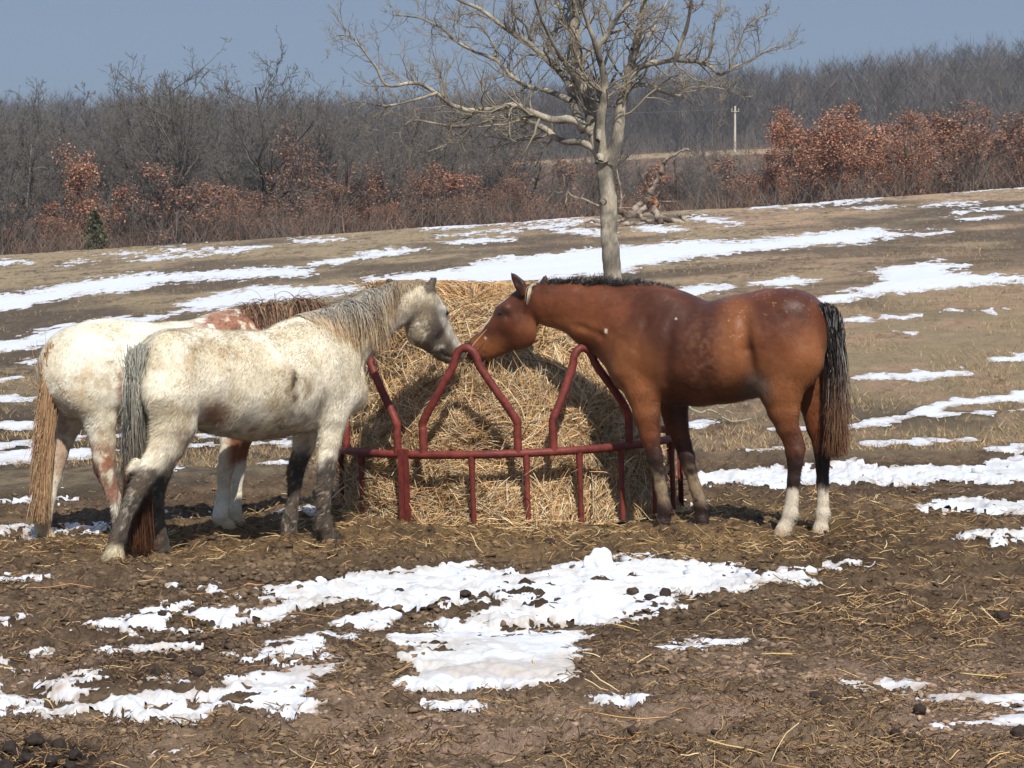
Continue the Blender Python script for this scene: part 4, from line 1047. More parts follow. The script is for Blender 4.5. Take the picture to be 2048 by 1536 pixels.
angs = [-11.3, 5.9, 23.2, 39, 55.5, 70, -56, -75] + [105, 122, 139, 156, 173, 190, 222, 239, 256, 271]
for d in angs:
    P = ring_pt(np.full(9, float(d)), np.linspace(ZR - .012, .0, 9)); V, F = tube1(P, np.r_[.024, .022, np.full(7, .0175)], 10); fpart('picket', V, F)
def box(c, ax, ay, az):
    s = np.array([[x, y, z] for x in (-1, 1) for y in (-1, 1) for z in (-1, 1)], float)
    V = c + s[:, :1] * ax + s[:, 1:2] * ay + s[:, 2:] * az
    return V, np.array([[0, 1, 3, 2], [4, 6, 7, 5], [0, 4, 5, 1], [2, 3, 7, 6], [0, 2, 6, 4], [1, 5, 7, 3]])
for d in (-34.5, 85.5, 205.5):
    for s in (-1, 1):
        aa = math.radians(d + s * 1.1); t = np.array([math.cos(aa), math.sin(aa), 0]); nrm = np.array([math.sin(aa), -math.cos(aa), 0])
        b1 = box(ring_pt(np.array(d + s * 1.1), .25, RF + .022) + t * s * .0, t * .0195, nrm * .004, np.array([0, 0, .262]))
        b2 = box(ring_pt(np.array(d + s * 1.1), .25, RF + .003) - t * s * .0175, t * .004, nrm * .0145, np.array([0, 0, .2615]))
        V, F = join([b1, b2]); o = fpart('joint_post', V, F)
        for p_ in o.data.polygons: p_.use_smooth = False

# ------------------------------------------------------------------ the hay bale
M_hay = new_mat('hay', rough=.85, spec=.15, var=[(9, .6, 1.3, 5), (50, .5, 1.4, 4, (1, 1, .5))], bump=[(40, .9, .03), (130, .7, .01)])
HZ = np.array([-.05, .06, .2, .4, .62, .85, 1.0, 1.1, 1.26, 1.42, 1.50, 1.54])
HR = np.array([1.18, 1.13, 1.06, 1.0, .95, .90, .83, .76, .72, .62, .48, .0])
HX = np.array([-.06, -.06, -.07, -.08, -.08, -.10, -.14, -.2, -.27, -.35, -.37, -.37])
HD = np.array([0, 0, 0, .0, .02, .04, .08, .12, .14, .15, .15, .15])
def hay_surf(a, z):
    r = np.interp(z, HZ, HR); cx = np.interp(z, HZ, HX); cd = np.interp(z, HZ, HD)
    x, y = np.sin(a), -np.cos(a)
    n = fbm3(np.stack([x * 1.2, y * 1.2, z * 1.5], -1), 1.6, 4, 701) - .5
    rr = r * (1 + .30 * n) * np.where(z > .8, .93, 1)
    dent = .10 * np.exp(-((a + .15) / .35) ** 2 - ((z - .78) / .10) ** 2) - .05 * np.exp(-((a + .1) / .5) ** 2 - ((z - .98) / .07) ** 2)
    rr = np.maximum(rr - dent, 0.0)
    px = FEED[0] + cx + rr * x; py = FEED[1] + cd + rr * y * np.where(z > .9, .9, .97)
    return np.stack([px, py, zf + z + .05 * n * (z > .3)], -1)
A_ = np.linspace(0, 2 * PI, 181)[:-1]; Zz = np.concatenate([np.linspace(-.05, 1.42, 70), np.linspace(1.43, 1.54, 14)])
AA, ZZ = np.meshgrid(A_, Zz); AA2 = (AA + PI) % (2 * PI) - PI
HVt = hay_surf(AA2, ZZ)
i = np.arange(AA.size).reshape(AA.shape); nx = np.roll(i, -1, 1)
HF = np.stack([i[:-1], nx[:-1], nx[1:], i[1:]], -1).reshape(-1, 4)
core = np.ones((AA.size, 1)) * srgb(112, 86, 54)
n3 = fbm3(HVt.reshape(-1, 3), 4, 3, 711)
core = lerp(srgb(112, 86, 58), srgb(184, 148, 100), ss(.35, .65, n3))
# strands
rg = np.random.default_rng(91)
def hay_strands(n, seed, Lr, rad, top=False, stick=.03):
    rg = np.random.default_rng(seed)
    a = rg.uniform(-PI, PI, n)
    a = np.where(rg.random(n) < .6, rg.uniform(-1.75, 1.75, n), a)
    if top:
        z = np.interp(np.sqrt(rg.random(n)), [0, 1], [1.538, 1.38])
    else: z = rg.uniform(-.02, 1.48, n)
    e = .01
    p = hay_surf(a, z); ta = norm(hay_surf(a + e, z) - p); tz = norm(hay_surf(a, np.minimum(z + e, 1.54)) - p + np.array([0, 0, 1e-4])); nr = norm(np.cross(ta, tz))
    ph = np.where(rg.random(n) < .45, rg.normal(size=n) * .5 - PI / 2, rg.uniform(0, 2 * PI, n))
    # locks of strands lie roughly parallel
    lk = vn3(p * 5.0, 733) * 2 * PI; ph = ph * .45 + lk * .55
    d = norm(np.cos(ph)[:, None] * ta + np.sin(ph)[:, None] * tz + nr * np.abs(rg.normal(size=(n, 1))) * (.10 if top else .24))
    K = 5; L = rg.uniform(*Lr, n); P = [p + nr * rg.uniform(-.012, stick, (n, 1))]
    for k in range(K - 1):
        d = norm(d + rg.normal(size=d.shape) * .12 + np.array([0, 0, -.16 if top else -.10]) - .10 * nr)
        P.append(P[-1] + d * (L / (K - 1))[:, None])
    P = np.stack(P, 1); P[..., 2] = np.clip(P[..., 2], zf + .01, zf + 1.53 + .03 * rg.random((n, 1)))
    R = np.full((n, K), rad) * rg.uniform(.55, 1.5, (n, 1)); R[:, -1] *= .4
    cols = np.stack([srgb(226, 198, 150), srgb(206, 172, 124), srgb(178, 142, 98), srgb(238, 218, 178), srgb(128, 100, 70), srgb(210, 166, 118), srgb(186, 170, 146)])
    if top: cols = np.stack([srgb(204, 158, 106), srgb(180, 132, 84), srgb(150, 108, 68), srgb(224, 184, 130), srgb(206, 166, 114)])
    C = cols[rg.choice(len(cols), n)][:, None] * rg.uniform(.75, 1.2, (n, 1, 1)) * np.ones((1, K, 1))
    return tubes(P, R, 3, seed, col=C)
S1 = hay_strands(60000, 711, (.06, .22), .0019); S2 = hay_strands(12000, 712, (.10, .34), .0021, True, .008); S3 = hay_strands(900, 713, (.22, .5), .0030, False, .05)
Vh, Fh, Ch = join([(HVt.reshape(-1, 3), HF, core), S1, S2, S3])
mi = np.zeros(len(Fh), int); mi[len(HF):] = 1
o = mesh_obj('hay_bale', Vh, Fh, [M_hay, M_straw], loc=(FEED[0], FEED[1], zf), col=Ch, midx=mi)
tag(o, 'big shaggy golden hay bale slumping inside the red feeder', 'hay bale')
print('feeder', time.time() - T0)
# ------------------------------------------------------------------ trees
M_bark = new_mat('grey_bark', rough=.9, spec=.15, var=[(6, .75, 1.2, 5, (1, 1, .35)), (30, .7, 1.3, 4, (1, 1, .3))], bump=[(22, .8, .03, (1, 1, .3)), (70, .5, .01)])
M_twig = new_mat('twigs', rough=.9, spec=.1)
M_leaf = new_mat('withered_oak_leaves', rough=.75, spec=.15)

def grow(P0, D0, L, R, K, jit, trop, rg, tip=.35):
    """(N,K,3) crooked branches"""
    P = [P0]; d = norm(D0); p = P0
    for k in range(K - 1):
        d = norm(d + rg.normal(size=d.shape) * jit + np.array([0, 0, trop]))
        p = p + d * (L / (K - 1))[:, None]; P.append(p)
    t = np.linspace(0, 1, K)[None]
    return np.stack(P, 1), R[:, None] * (1 - (1 - tip) * t)

def spawn(P, Rr, n, tr, ang, lf, rf, rg, L0, up=.0, rmin=0):
    """n children per parent along t in tr; returns P0,D,L,R"""
    N, K, _ = P.shape
    pi = np.repeat(np.arange(N), n); t = rg.uniform(*tr, len(pi)); g = t * (K - 1); i = np.minimum(g.astype(int), K - 2); f = (g - i)[:, None]
    a, b = P[pi, i], P[pi, i + 1]; p0 = a * (1 - f) + b * f; T = norm(b - a)
    r = norm(np.cross(T, rg.normal(size=T.shape))); th = np.radians(rg.normal(ang, 12, len(pi)))[:, None]
    D = norm(T * np.cos(th) + r * np.sin(th) + np.array([0, 0, up]))
    R0 = Rr[pi, i] * (1 - f[:, 0]) + Rr[pi, i + 1] * f[:, 0]
    L = L0[pi] * lf * rg.uniform(.55, 1.15, len(pi)) * (1.15 - .55 * t)
    return p0, D, L, np.maximum(R0 * rf * rg.uniform(.7, 1.1, len(pi)), rmin), pi

def tree_mesh(rg, H, trunk_r, spread, n1, n2, n3, lowest=.25, multi=1, col=None, n4=0, twr=.006, jit=.16):
    """bare tree: a list of (P,R) levels"""
    lv = []
    P0 = np.zeros((multi, 3)); P0[:, :2] = rg.normal(size=(multi, 2)) * trunk_r * (.8 if multi > 1 else 0)
    D0 = np.c_[rg.normal(size=(multi, 2)) * (.28 if multi > 1 else .05), np.ones(multi)]
    P, R = grow(P0, D0, np.full(multi, H * .85), np.full(multi, trunk_r), 10, .07, .05, rg, .22); lv.append((P, R, 6))
    p0, D, L, r, _ = spawn(P, R, n1, (lowest, .97), 52, spread, .55, rg, np.full(multi, H * .85), .12)
    P1, R1 = grow(p0, D, L, r, 8, jit, .07, rg, .25); lv.append((P1, R1, 4))
    p0, D, L2, r, _ = spawn(P1, R1, n2, (.2, 1), 45, .52, .55, rg, L, .1, twr * 1.2)
    P2, R2 = grow(p0, D, L2, r, 6, jit * 1.2, .06, rg, .3); lv.append((P2, R2, 3))
    p0, D, L3, r, _ = spawn(P2, R2, n3, (.15, 1), 42, .5, .6, rg, L2, .08, twr)
    P3, R3 = grow(p0, D, L3, r, 4, jit * 1.2, .05, rg, .5); lv.append((P3, R3, 3))
    if n4:
        p0, D, L4, r, _ = spawn(P3, R3, n4, (.2, 1), 40, .55, .7, rg, L3, .05, twr)
        P4, R4 = grow(p0, D, L4, r, 3, jit, .03, rg, .6); lv.append((P4, R4, 3))
    return lv

def wood(lv, c0, c1, rg, seed=1):
    out = []
    for k, (P, R, S) in enumerate(lv):
        c = lerp(c0, c1, k / max(1, len(lv) - 1))
        C = np.ones((*R.shape, 1)) * c * rg.uniform(.8, 1.2, (len(P), 1, 1))
        out.append(tubes(P, R, S, seed + k, col=C))
    return out

def make_tree(name, lv, c0, c1, rg, loc, label, cat, group, leaves=None, parts=('trunk', 'crown')):
    t = thing(name, label, cat, tuple(loc), group)
    w = wood(lv, c0, c1, rg)
    V, F, C = w[0]; mesh_obj('trunk', V, F, M_bark, t, col=C)
    V, F, C = join(w[1:]); mesh_obj('crown', V, F, M_twig, t, col=C)
    if leaves is not None:
        V, F, C = leaves; mesh_obj('leaves', V, F, M_leaf, t, col=C, smooth=False)
    for ch in t.children: ch.location = (0, 0, 0)
    return t

def leaf_quads(pts, size, rg, cols):
    n = len(pts); a = norm(rg.normal(size=(n, 3)) + np.array([0, 0, -.4])); b = norm(np.cross(a, rg.normal(size=(n, 3)))); s = size * rg.uniform(.5, 1.3, (n, 1))
    V = np.stack([pts - b * s * .08, pts + a * s * .5 - b * s * .42, pts + a * s, pts + a * s * .5 + b * s * .42], 1).reshape(-1, 3)
    C = np.stack(cols)[rg.choice(len(cols), n)] * rg.uniform(.7, 1.25, (n, 1))
    return V, np.arange(4 * n).reshape(-1, 4), np.repeat(C, 4, 0)

def clump_leaves(lv, n, rg, size, cols, spread):
    P = np.concatenate([p.reshape(-1, 3) for p, r, s in lv[2:]])
    # leaves hang in tufts on some of the twigs
    keep = vn3(P * .9, 5) > .38
    P = P[keep]
    c = P[rg.integers(0, len(P), n)] + rg.normal(size=(n, 3)) * spread
    c[:, 2] = np.maximum(c[:, 2], .15)
    return leaf_quads(c, size, rg, cols)

# ---- the field oak: limbs follow the photograph, standing about 60 m out
OD = 60.0
rg = np.random.default_rng(201)
base = G(np.array([1227.0]), np.array([601.0]))[0]
OD = base[1]
def limb(pts, depth, w0, w1, n=None):
    """zoom pixels -> world, drifting 'depth' metres away by the tip"""
    a = np.array(pts, float); X_ = 640 + a[:, 0] / 2.1333; Y_ = a[:, 1] / 2.1333
    L = np.concatenate([[0], np.cumsum(np.hypot(np.diff(X_), np.diff(Y_)))]); t = L / L[-1]
    p = at(X_, Y_, OD + depth[0] + (depth[1] - depth[0]) * t)
    m = OD / FPX / 2.1333 * .5
    K = n or max(8, int(L[-1] / 9))
    q = catmull(np.c_[p, (w0 + (w1 - w0) * t ** .8) * m], K)
    q[:, :3] += np.concatenate([np.zeros((1, 3)), np.cumsum(rg.normal(size=(K - 1, 3)) * .006, 0)]) * np.array([1, 1, 1])
    return q[:, :3], np.maximum(q[:, 3], .009)
LIMBS = [
 ([(1252,1284),(1246,1180),(1243,1080),(1236,980),(1228,880),(1218,780),(1212,700),(1200,640)], (0, 0), 80, 70),
 ([(1205,690),(1180,600),(1163,520),(1150,420),(1122,350),(1100,250),(1092,150),(1088,60),(1078,-60),(1085,-200),(1070,-330)], (0, .3), 70, 24),
 ([(1238,700),(1256,640),(1270,560),(1276,450),(1292,380),(1312,290),(1332,200),(1360,80),(1372,0),(1390,-120),(1400,-230)], (0, -.6), 58, 14),
 ([(1210,690),(1200,600),(1204,480),(1215,350),(1190,220),(1230,160),(1290,70),(1345,0),(1400,-90),(1440,-190)], (-.1, -1.2), 46, 10),
 ([(1196,250),(1160,150),(1120,40),(1090,-60),(1050,-180)], (-.7, -1.6), 26, 8),
 ([(1130,560),(1100,500),(1075,420),(1060,350),(1000,280),(900,190),(800,130),(700,50),(600,0),(480,-60)], (0, 1.2), 44, 10),
 ([(1165,570),(1080,515),(990,510),(900,480),(830,450),(740,460),(640,465),(560,440),(480,380),(400,340),(280,355),(230,280),(160,190),(120,150),(60,150)], (0, -1.5), 40, 5),
 ([(500,395),(380,430),(270,445),(170,425),(90,440)], (-1.1, -1.8), 14, 4),
 ([(1178,640),(1120,605),(1030,600),(960,550),(880,515),(770,500),(680,525),(560,535),(400,515),(350,560),(345,610)], (0, .9), 36, 4),
 ([(560,535),(545,570),(552,605),(500,630),(400,670)], (.7, 1.0), 9, 3),
 ([(985,520),(990,590),(955,640),(925,705)], (.2, .5), 9, 4),
 ([(1070,430),(980,390),(880,370),(810,320),(750,260),(640,210),(580,170),(520,110),(430,70),(320,60)], (0, 2.0), 28, 5),
 ([(750,260),(740,190),(690,120),(620,110),(560,60)], (1.3, 2.2), 12, 4),
 ([(1290,375),(1400,365),(1460,395),(1530,410),(1580,375),(1680,370),(1760,385)], (-.2, 1.4), 26, 5),
 ([(1305,345),(1360,290),(1450,270),(1520,260),(1640,280),(1700,320),(1750,300),(1850,250),(1950,205)], (-.2, -1.3), 34, 5),
 ([(1515,262),(1535,190),(1560,120),(1580,0),(1590,-110)], (-.7, -1.5), 24, 8),
 ([(1640,280),(1662,220),(1682,100),(1722,0)], (-.8, -.4), 15, 5),
 ([(1750,300),(1780,200),(1830,100),(1905,60)], (-1, -1.6), 10, 4),
 ([(1330,210),(1400,150),(1440,80),(1490,-20)], (-.5, 1.2), 16, 6),
 ([(900,190),(880,110),(830,60),(820,-30)], (.8, .2), 16, 6),
 ([(1092,150),(1040,90),(1010,0),(960,-100)], (.2, 1.8), 30, 8),
 ([(1110,350),(1060,300),(990,190),(940,90),(900,-20)], (.1, -1.6), 24, 7),
 ([(1190,560),(1190,595),(1188,600)], (-.35, -.5), 26, 22), ([(1196,665),(1196,690)], (-.4, -.45), 34, 26),
 ([(1208,860),(1210,864)], (-.52, -.6), 34, 16),
]
big = [limb(a, d, w0, w1) for a, d, w0, w1 in LIMBS]
oak = thing('oak_tree', 'big leafless grey barked oak alone on the slope behind the feeder', 'tree', tuple(base))
bk0, bk1 = srgb(132, 118, 98), srgb(150, 136, 114)
parts = []
for k, (p, r) in enumerate(big):
    if k == 0: r = r * (1 + .35 * np.exp(-np.linspace(0, 1, len(r)) / .06))
    V, F = tube1(p, r, 14 if k < 4 else 9)
    nz = fbm3(V * np.array([1, 1, .5]), 5, 3, 811) - .5
    cen = np.repeat(p, 14 if k < 4 else 9, 0); V = cen + (V - cen) * (1 + .35 * nz)[:, None]
    C = lerp(srgb(110, 104, 94), srgb(168, 158, 140), ss(.35, .65, fbm3(V, 4, 3, 815)))
    parts.append((V - base, F, C))
V, F, C = join(parts[:1]); mesh_obj('trunk', V, F, M_bark, oak, col=C)
for pt in parts[1:22]: mesh_obj('limb', *pt[:2], M_bark, oak, col=pt[2])
for pt in parts[22:]: mesh_obj('knot', *pt[:2], M_bark, oak, col=pt[2])
lv = []
def add_kids(P, R, n, tr, ang, Lk, rf, K, jit, trop, rmin):
    p0, D, L, r, _ = spawn(P, R, n, tr, ang, 1, rf, rg, Lk, .12, rmin)
    return (*grow(p0, D, L, r, K, jit, trop, rg, .3), L)
K2 = []
for p, r in big[1:22]:
    Ln = np.linalg.norm(np.diff(p, axis=0), axis=1).sum(); n = max(5, int(Ln * 7.5))
    a0, b0, c0 = add_kids(p[None], r[None], n, (.18, 1), 50, np.full(1, np.clip(Ln * .38, .55, 1.35)), .44, 8, .2, .06, .009)
    K2.append((a0, np.minimum(b0, .026), c0))
P2 = np.concatenate([k[0] for k in K2]); R2 = np.concatenate([k[1] for k in K2]); L2 = np.concatenate([k[2] for k in K2])
P3, R3, L3 = add_kids(P2, R2, 5, (.2, 1), 48, L2 * .5, .6, 6, .2, .05, .006)
P4, R4, L4 = add_kids(P3, R3, 4, (.15, 1), 45, L3 * .55, .7, 4, .2, .04, .0048)
tw = []
for P, R in ((P2, R2), (P3, R3), (P4, R4)):
    C = np.ones((*R.shape, 1)) * srgb(134, 124, 108) * rg.uniform(.75, 1.2, (len(P), 1, 1))
    tw.append(tubes(P - base, R, 3, 5, col=C))
V, F, C = join(tw); mesh_obj('twigs', V, F, M_twig, oak, col=C)
lp = at(np.array([1380.0]), np.array([10.0]), OD - 1) + rg.normal(size=(26, 3)) * np.array([.05, .07, .09])
V, F, C = leaf_quads(lp - base, .06, rg, [srgb(150, 80, 52), srgb(120, 62, 44)]); mesh_obj('leaves', V, F, M_leaf, oak, col=C, smooth=False)
print('oak', time.time() - T0)

# ---- the tree line beyond the crest
GREY0, GREY1 = srgb(80, 75, 70), srgb(108, 102, 96)
protos = []
for k in range(7):
    r_ = np.random.default_rng(300 + k)
    lv = tree_mesh(r_, 9.5, .17 + .03 * (k % 3), .52 + .05 * (k % 2), 15, 7, 5, .16 + .05 * (k % 3), 1 + (k % 3 == 2), n4=3, twr=.011)
    protos.append(lv)
protos.append(tree_mesh(np.random.default_rng(377), 9.5, .2, .44, 26, 9, 6, .2, 3, n4=2, twr=.011))
def gz(x, d): return float(z0(np.array(x), np.array(d)))
BARE = 'leafless grey tree among many alike in the thicket line beyond the crest'
slots = {}
made = {}
def put_bare(k, px, d, hpx_top, label=None, rotz=0, name='bare_tree'):
    """stand tree k so that its top reaches photograph row hpx_top"""
    x = (px - 1024) / FPX * d; z = gz(x, d) - .15
    top = CAMH + (504 - hpx_top) * d / FPX; sc = max(.25, (top - z) / 9.3)
    lab = label or BARE
    g = None if label else 'bare trees of the thicket line'
    if k not in made:
        r_ = np.random.default_rng(330 + k)
        t = make_tree(name, protos[k], GREY0, GREY1, r_, (0, 0, 0), lab, 'tree', g); made[k] = t
        t.location = (x, d, z); t.rotation_euler = (0, 0, rotz); t.scale = (sc,) * 3
        return t
    t = dup(made[k], (x, d, z), rotz, sc, lab, g)
    if g is None and 'group' in t: del t['group']
    return t
put_bare(7, 420, 150, 158, 'broad bare tree with a dense dome of twigs behind the tall spreading bare tree', 2.0)
put_bare(2, 330, 121, 118, 'tall spreading bare tree with several stems, above the rump of the white horse')
put_bare(1, 560, 128, 118, 'tall bare tree with ragged broken top next to the field oak')
put_bare(7, 66, 150, 180, 'rounded bare tree whose fine twigs stand out against the sky beside the frame edge')
put_bare(4, 2030, 118, 205, 'pale slender bare tree in front of the rusty oaks at the frame edge')
put_bare(3, 675, 140, 165, 'bare tree half hidden behind the tips of the field oak')
rg = np.random.default_rng(351)
for i in range(150):
    px = rg.uniform(-120, 2170) if i < 116 else float(rg.choice([-1, 1])) * rg.uniform(1180, 1750) + 1024; d = rg.uniform(118, 176)
    top = np.interp(px, [0, 180, 400, 640, 900, 1150, 1300, 1600, 2048], [215, 225, 195, 205, 225, 250, 285, 285, 310]) + rg.uniform(-12, 95)
    if px > 1560 and rg.random() < .5: continue
    put_bare(int(rg.integers(0, 8)), px, d, top, None, rg.uniform(0, 6.28))

LEAFC = [srgb(162, 112, 86), srgb(142, 98, 76), srgb(178, 128, 100), srgb(120, 86, 68), srgb(152, 116, 94)]
oaks = []
for k in range(6):
    r_ = np.random.default_rng(400 + k)
    lv = tree_mesh(r_, 5.2, .075, .46, 14, 7, 4, .06, 1 + (k % 2), twr=.010)
    tint = [np.array([1, 1, 1.]), np.array([.9, .9, .92]), np.array([1.05, 1, .95]), np.array([.78, .82, .86]), np.array([.95, .95, .95]), np.array([.7, .76, .82])][k]
    oaks.append((lv, clump_leaves(lv, (4600, 3600, 4800, 2400, 3800, 2200)[k], r_, .09, [c_ * tint for c_ in LEAFC], .17)))
omade = {}
RUST = 'young oak still holding rusty brown leaves in the thicket line beyond the crest'
def put_oak(k, px, d, top, label=None, rotz=0, w=1):
    x = (px - 1024) / FPX * d; z = gz(x, d) - .1; sc = max(.2, (CAMH + (504 - top) * d / FPX - z) / 5.1)
    lab = label or RUST; g = None if label else 'rusty young oaks of the thicket line'
    if k not in omade:
        r_ = np.random.default_rng(430 + k)
        t = make_tree('rusty_oak', oaks[k][0], srgb(92, 84, 78), srgb(116, 104, 96), r_, (x, d, z), lab, 'tree', g, oaks[k][1]); omade[k] = t
        t.rotation_euler = (0, 0, rotz)
    else:
        t = dup(omade[k], (x, d, z), rotz, 1, lab, g)
        if g is None and 'group' in t: del t['group']
    t.scale = (sc * w, sc * w, sc)
    return t
put_oak(0, 1705, 119, 208, 'tallest rusty leaved oak, in the middle of the copper clump past the utility pole')
put_oak(1, 1815, 116, 212, 'bright copper leaved oak between the tallest rusty oak and the slender pale tree')
put_oak(2, 1600, 120, 232, 'narrow rusty oak at the edge of the copper clump nearest the utility pole')
put_oak(3, 1925, 118, 204, 'broad copper leaved oak beside the slender pale tree')
put_oak(4, 150, 122, 280, 'rusty oak with a dense leafy top beside the tall spreading bare tree')
put_oak(5, 640, 126, 262, 'leafy rust coloured oak just behind the tall bare tree with the ragged top')
rg = np.random.default_rng(451)
for i in range(98):
    right = i >= 52
    px = rg.uniform(1540, 2170) if right else float(rg.choice([60, 150, 340, 430, 640, 740, 880, 1010, 1300, 1480])) + rg.normal() * 45
    d = rg.uniform(113, 140)
    top = (np.interp(px, [1540, 1620, 1750, 1950, 2100], [290, 245, 222, 222, 240]) + rg.uniform(-8, 100)) if right else (np.interp(px, [0, 200, 400, 640, 740, 900, 1100, 1250, 1400, 1560], [345, 300, 330, 300, 290, 300, 310, 320, 305, 300]) + rg.uniform(-10, 110))
    put_oak(int(rg.integers(0, 6)) if right else int(rg.choice([1, 3, 3, 5, 5, 4])), px, d, top + (0 if right else 14), None, rg.uniform(0, 6.28), rg.uniform(1.3, 2.2) if right else rg.uniform(1.1, 2.0))
# pale dead snag and a small cedar
def snag(px, d, top, lab):
    x = (px - 1024) / FPX * d; z = gz(x, d); h = CAMH + (504 - top) * d / FPX - z; r_ = np.random.default_rng(int(px))
    P, R = grow(np.array([[x, d, z]]), np.array([[.015, 0, 1.0]]), np.array([h]), np.array([.07]), 8, .06, .02, r_, .5)
    p0, D, L, r, _ = spawn(P, R, 4, (.45, .95), 45, .25, .5, r_, np.array([h]), .1, .02); P1, R1 = grow(p0, D, L, r, 5, .2, .02, r_, .3)
    parts = [tubes(P, R, 7, 1, col=np.ones((1, 8, 1)) * srgb(140, 131, 120)), tubes(P1, R1, 4, 2, col=np.ones((len(P1), 5, 1)) * srgb(160, 150, 136))]
    V, F, C = join(parts); tag(mesh_obj('dead_snag', V, F, M_twig, loc=(x, d, z), col=C), lab, 'dead tree')
snag(38, 126, 286, 'bleached broken dead trunk standing beside the rounded bare tree')
def cedar(px, d, top):
    x = (px - 1024) / FPX * d; z = gz(x, d); h = CAMH + (504 - top) * d / FPX - z; r_ = np.random.default_rng(7)
    n = 2600; t = r_.random(n) ** .8; a = r_.uniform(0, 2 * PI, n); rr = (1 - t) ** .7 * h * .36 * np.sqrt(r_.random(n)) * (.7 + .5 * np.sin(a * 3 + t * 9))
    pts = np.stack([np.cos(a) * rr, np.sin(a) * rr, t * h], -1)
    V, F, C = leaf_quads(pts, .16, r_, [srgb(78, 80, 54), srgb(62, 66, 46), srgb(94, 92, 64)])
    t_ = thing('cedar_tree', 'small dark green cedar at the foot of the thicket, left of the spreading bare tree'.replace(', left of', ' beside'), 'tree', (x, d, z))
    mesh_obj('crown', V, F, M_leaf, t_, col=C, smooth=False)
    V, F = tube1(np.array([[0, 0, 0], [0, 0, h * .5], [0, 0, h * .9]]), np.array([.07, .05, .01]), 7); mesh_obj('trunk', V, F, M_bark, t_, col=np.ones((len(V), 1)) * GREY0)
cedar(192, 113, 424)

# grey brush along the foot of the thicket: thin twigs nobody could count
rg = np.random.default_rng(471); n = 76000
px = rg.uniform(-700, 2750, n); d = rg.uniform(110, 170, n); x = (px - 1024) / FPX * d; z = z0(x, d)
h = rg.uniform(.3, 2.2, n) * (.35 + fbm2(x, d, .12, 2, 473)) * (1 + .5 * ss(122, 150, d)); ln = rg.normal(size=(n, 2)) * .6; w = rg.uniform(.006, .014, n); a = rg.uniform(0, PI, n)
off = np.stack([np.cos(a) * w, np.sin(a) * w, np.zeros(n)], -1); p = np.stack([x, d, z + rg.random(n) * h * .3], -1)
V = np.stack([p - off, p + off, p + np.stack([ln[:, 0] * h, ln[:, 1] * h, h], -1)], 1).reshape(-1, 3)
C = np.stack([srgb(100, 92, 86), srgb(114, 102, 92), srgb(84, 77, 71), srgb(122, 92, 74)])[rg.choice(4, n)] * rg.uniform(.75, 1.2, (n, 1))
tag(mesh_obj('undergrowth', V, np.arange(3 * n).reshape(-1, 3), M_twig, smooth=False, col=np.repeat(C, 3, 0)), 'grey tangled brush along the foot of the tree line', 'brush', kind='stuff')

# ---- the wooded hill: one far mass of bare trees
rg = np.random.default_rng(491)
NT = 6200
px = rg.uniform(-800, 2850, NT); d = 386 + (650 - 386) * rg.random(NT) ** .8; x = (px - 1024) / FPX * d; z = z0(x, d)
H = rg.uniform(7.0, 13.0, NT) * (.78 + .44 * fbm2(x, d, .03, 3, 493)) * (1 - .35 * ss(600, 650, d))
def far_tree(seed, H=11.0):
    r = np.random.default_rng(seed); tri = []
    def sl(a, b, w):
        dd = norm(b - a); s = norm(np.cross(dd, r.normal(size=3))) * w; tri.append([a - s, a + s, b])
    n = 150
    sl(np.zeros(3), np.array([r.normal() * .4, r.normal() * .4, H * .9]), .09)
    for k in range(14):
        z_ = r.uniform(.04, .8) * H; a = r.uniform(0, 2 * PI); L = H * r.uniform(.22, .42)
        b0 = np.array([0, 0, z_]); b1 = b0 + np.array([math.cos(a) * L * .62, math.sin(a) * L * .62, L * .75]); sl(b0, b1, .07)
        for j in range(15):
            t = r.uniform(.25, 1); c0 = b0 * (1 - t) + b1 * t; e = norm(np.array([r.normal(), r.normal(), 1.0 + r.random()])); sl(c0, c0 + e * r.uniform(.7, 2.3), r.uniform(.012, .035))
    return np.array(tri).reshape(-1, 3)
FT = [far_tree(500 + k) for k in range(8)]
which = rg.integers(0, 8, NT); Vs = []; Cs_ = []
fcs = [srgb(80, 76, 73), srgb(92, 86, 83), srgb(70, 67, 65), srgb(98, 89, 82)]
for k in range(8):
    m = np.where(which == k)[0]; b = FT[k]; a = rg.uniform(0, 2 * PI, len(m)); ca, sa = np.cos(a)[:, None], np.sin(a)[:, None]; s = (H[m] / 11)[:, None]
    v = np.stack([(b[:, 0] * ca - b[:, 1] * sa) * s + x[m][:, None], (b[:, 0] * sa + b[:, 1] * ca) * s + d[m][:, None], b[:, 2] * s + z[m][:, None]], -1)
    Vs.append(v.reshape(-1, 3)); c = np.stack(fcs)[rg.choice(4, len(m))] * rg.uniform(.65, 1.35, (len(m), 1)) * (.6 + .8 * fbm2(x[m], d[m], .035, 3, 497))[:, None]; Cs_.append(np.repeat(c, len(b), 0))
n = 85000; px = rg.uniform(-800, 2850, n); d = rg.uniform(388, 640, n); x = (px - 1024) / FPX * d; z = z0(x, d); h = rg.uniform(1.2, 5, n); ln = rg.normal(size=(n, 2)) * .3
p = np.stack([x, d, z], -1); off = np.stack([rg.uniform(.02, .05, n), np.zeros(n), np.zeros(n)], -1)
Vs.append(np.stack([p - off, p + off, p + np.stack([ln[:, 0] * h, ln[:, 1] * h, h], -1)], 1).reshape(-1, 3)); Cs_.append(np.repeat(np.stack(fcs)[rg.choice(4, n)] * rg.uniform(.8, 1.15, (n, 1)), 3, 0))
V = np.concatenate(Vs); C = np.concatenate(Cs_)
tag(mesh_obj('hillside_woods', V, np.arange(len(V)).reshape(-1, 3), M_twig, smooth=False, col=C), 'bare grey brown woods covering the far hill', 'woods', kind='stuff')

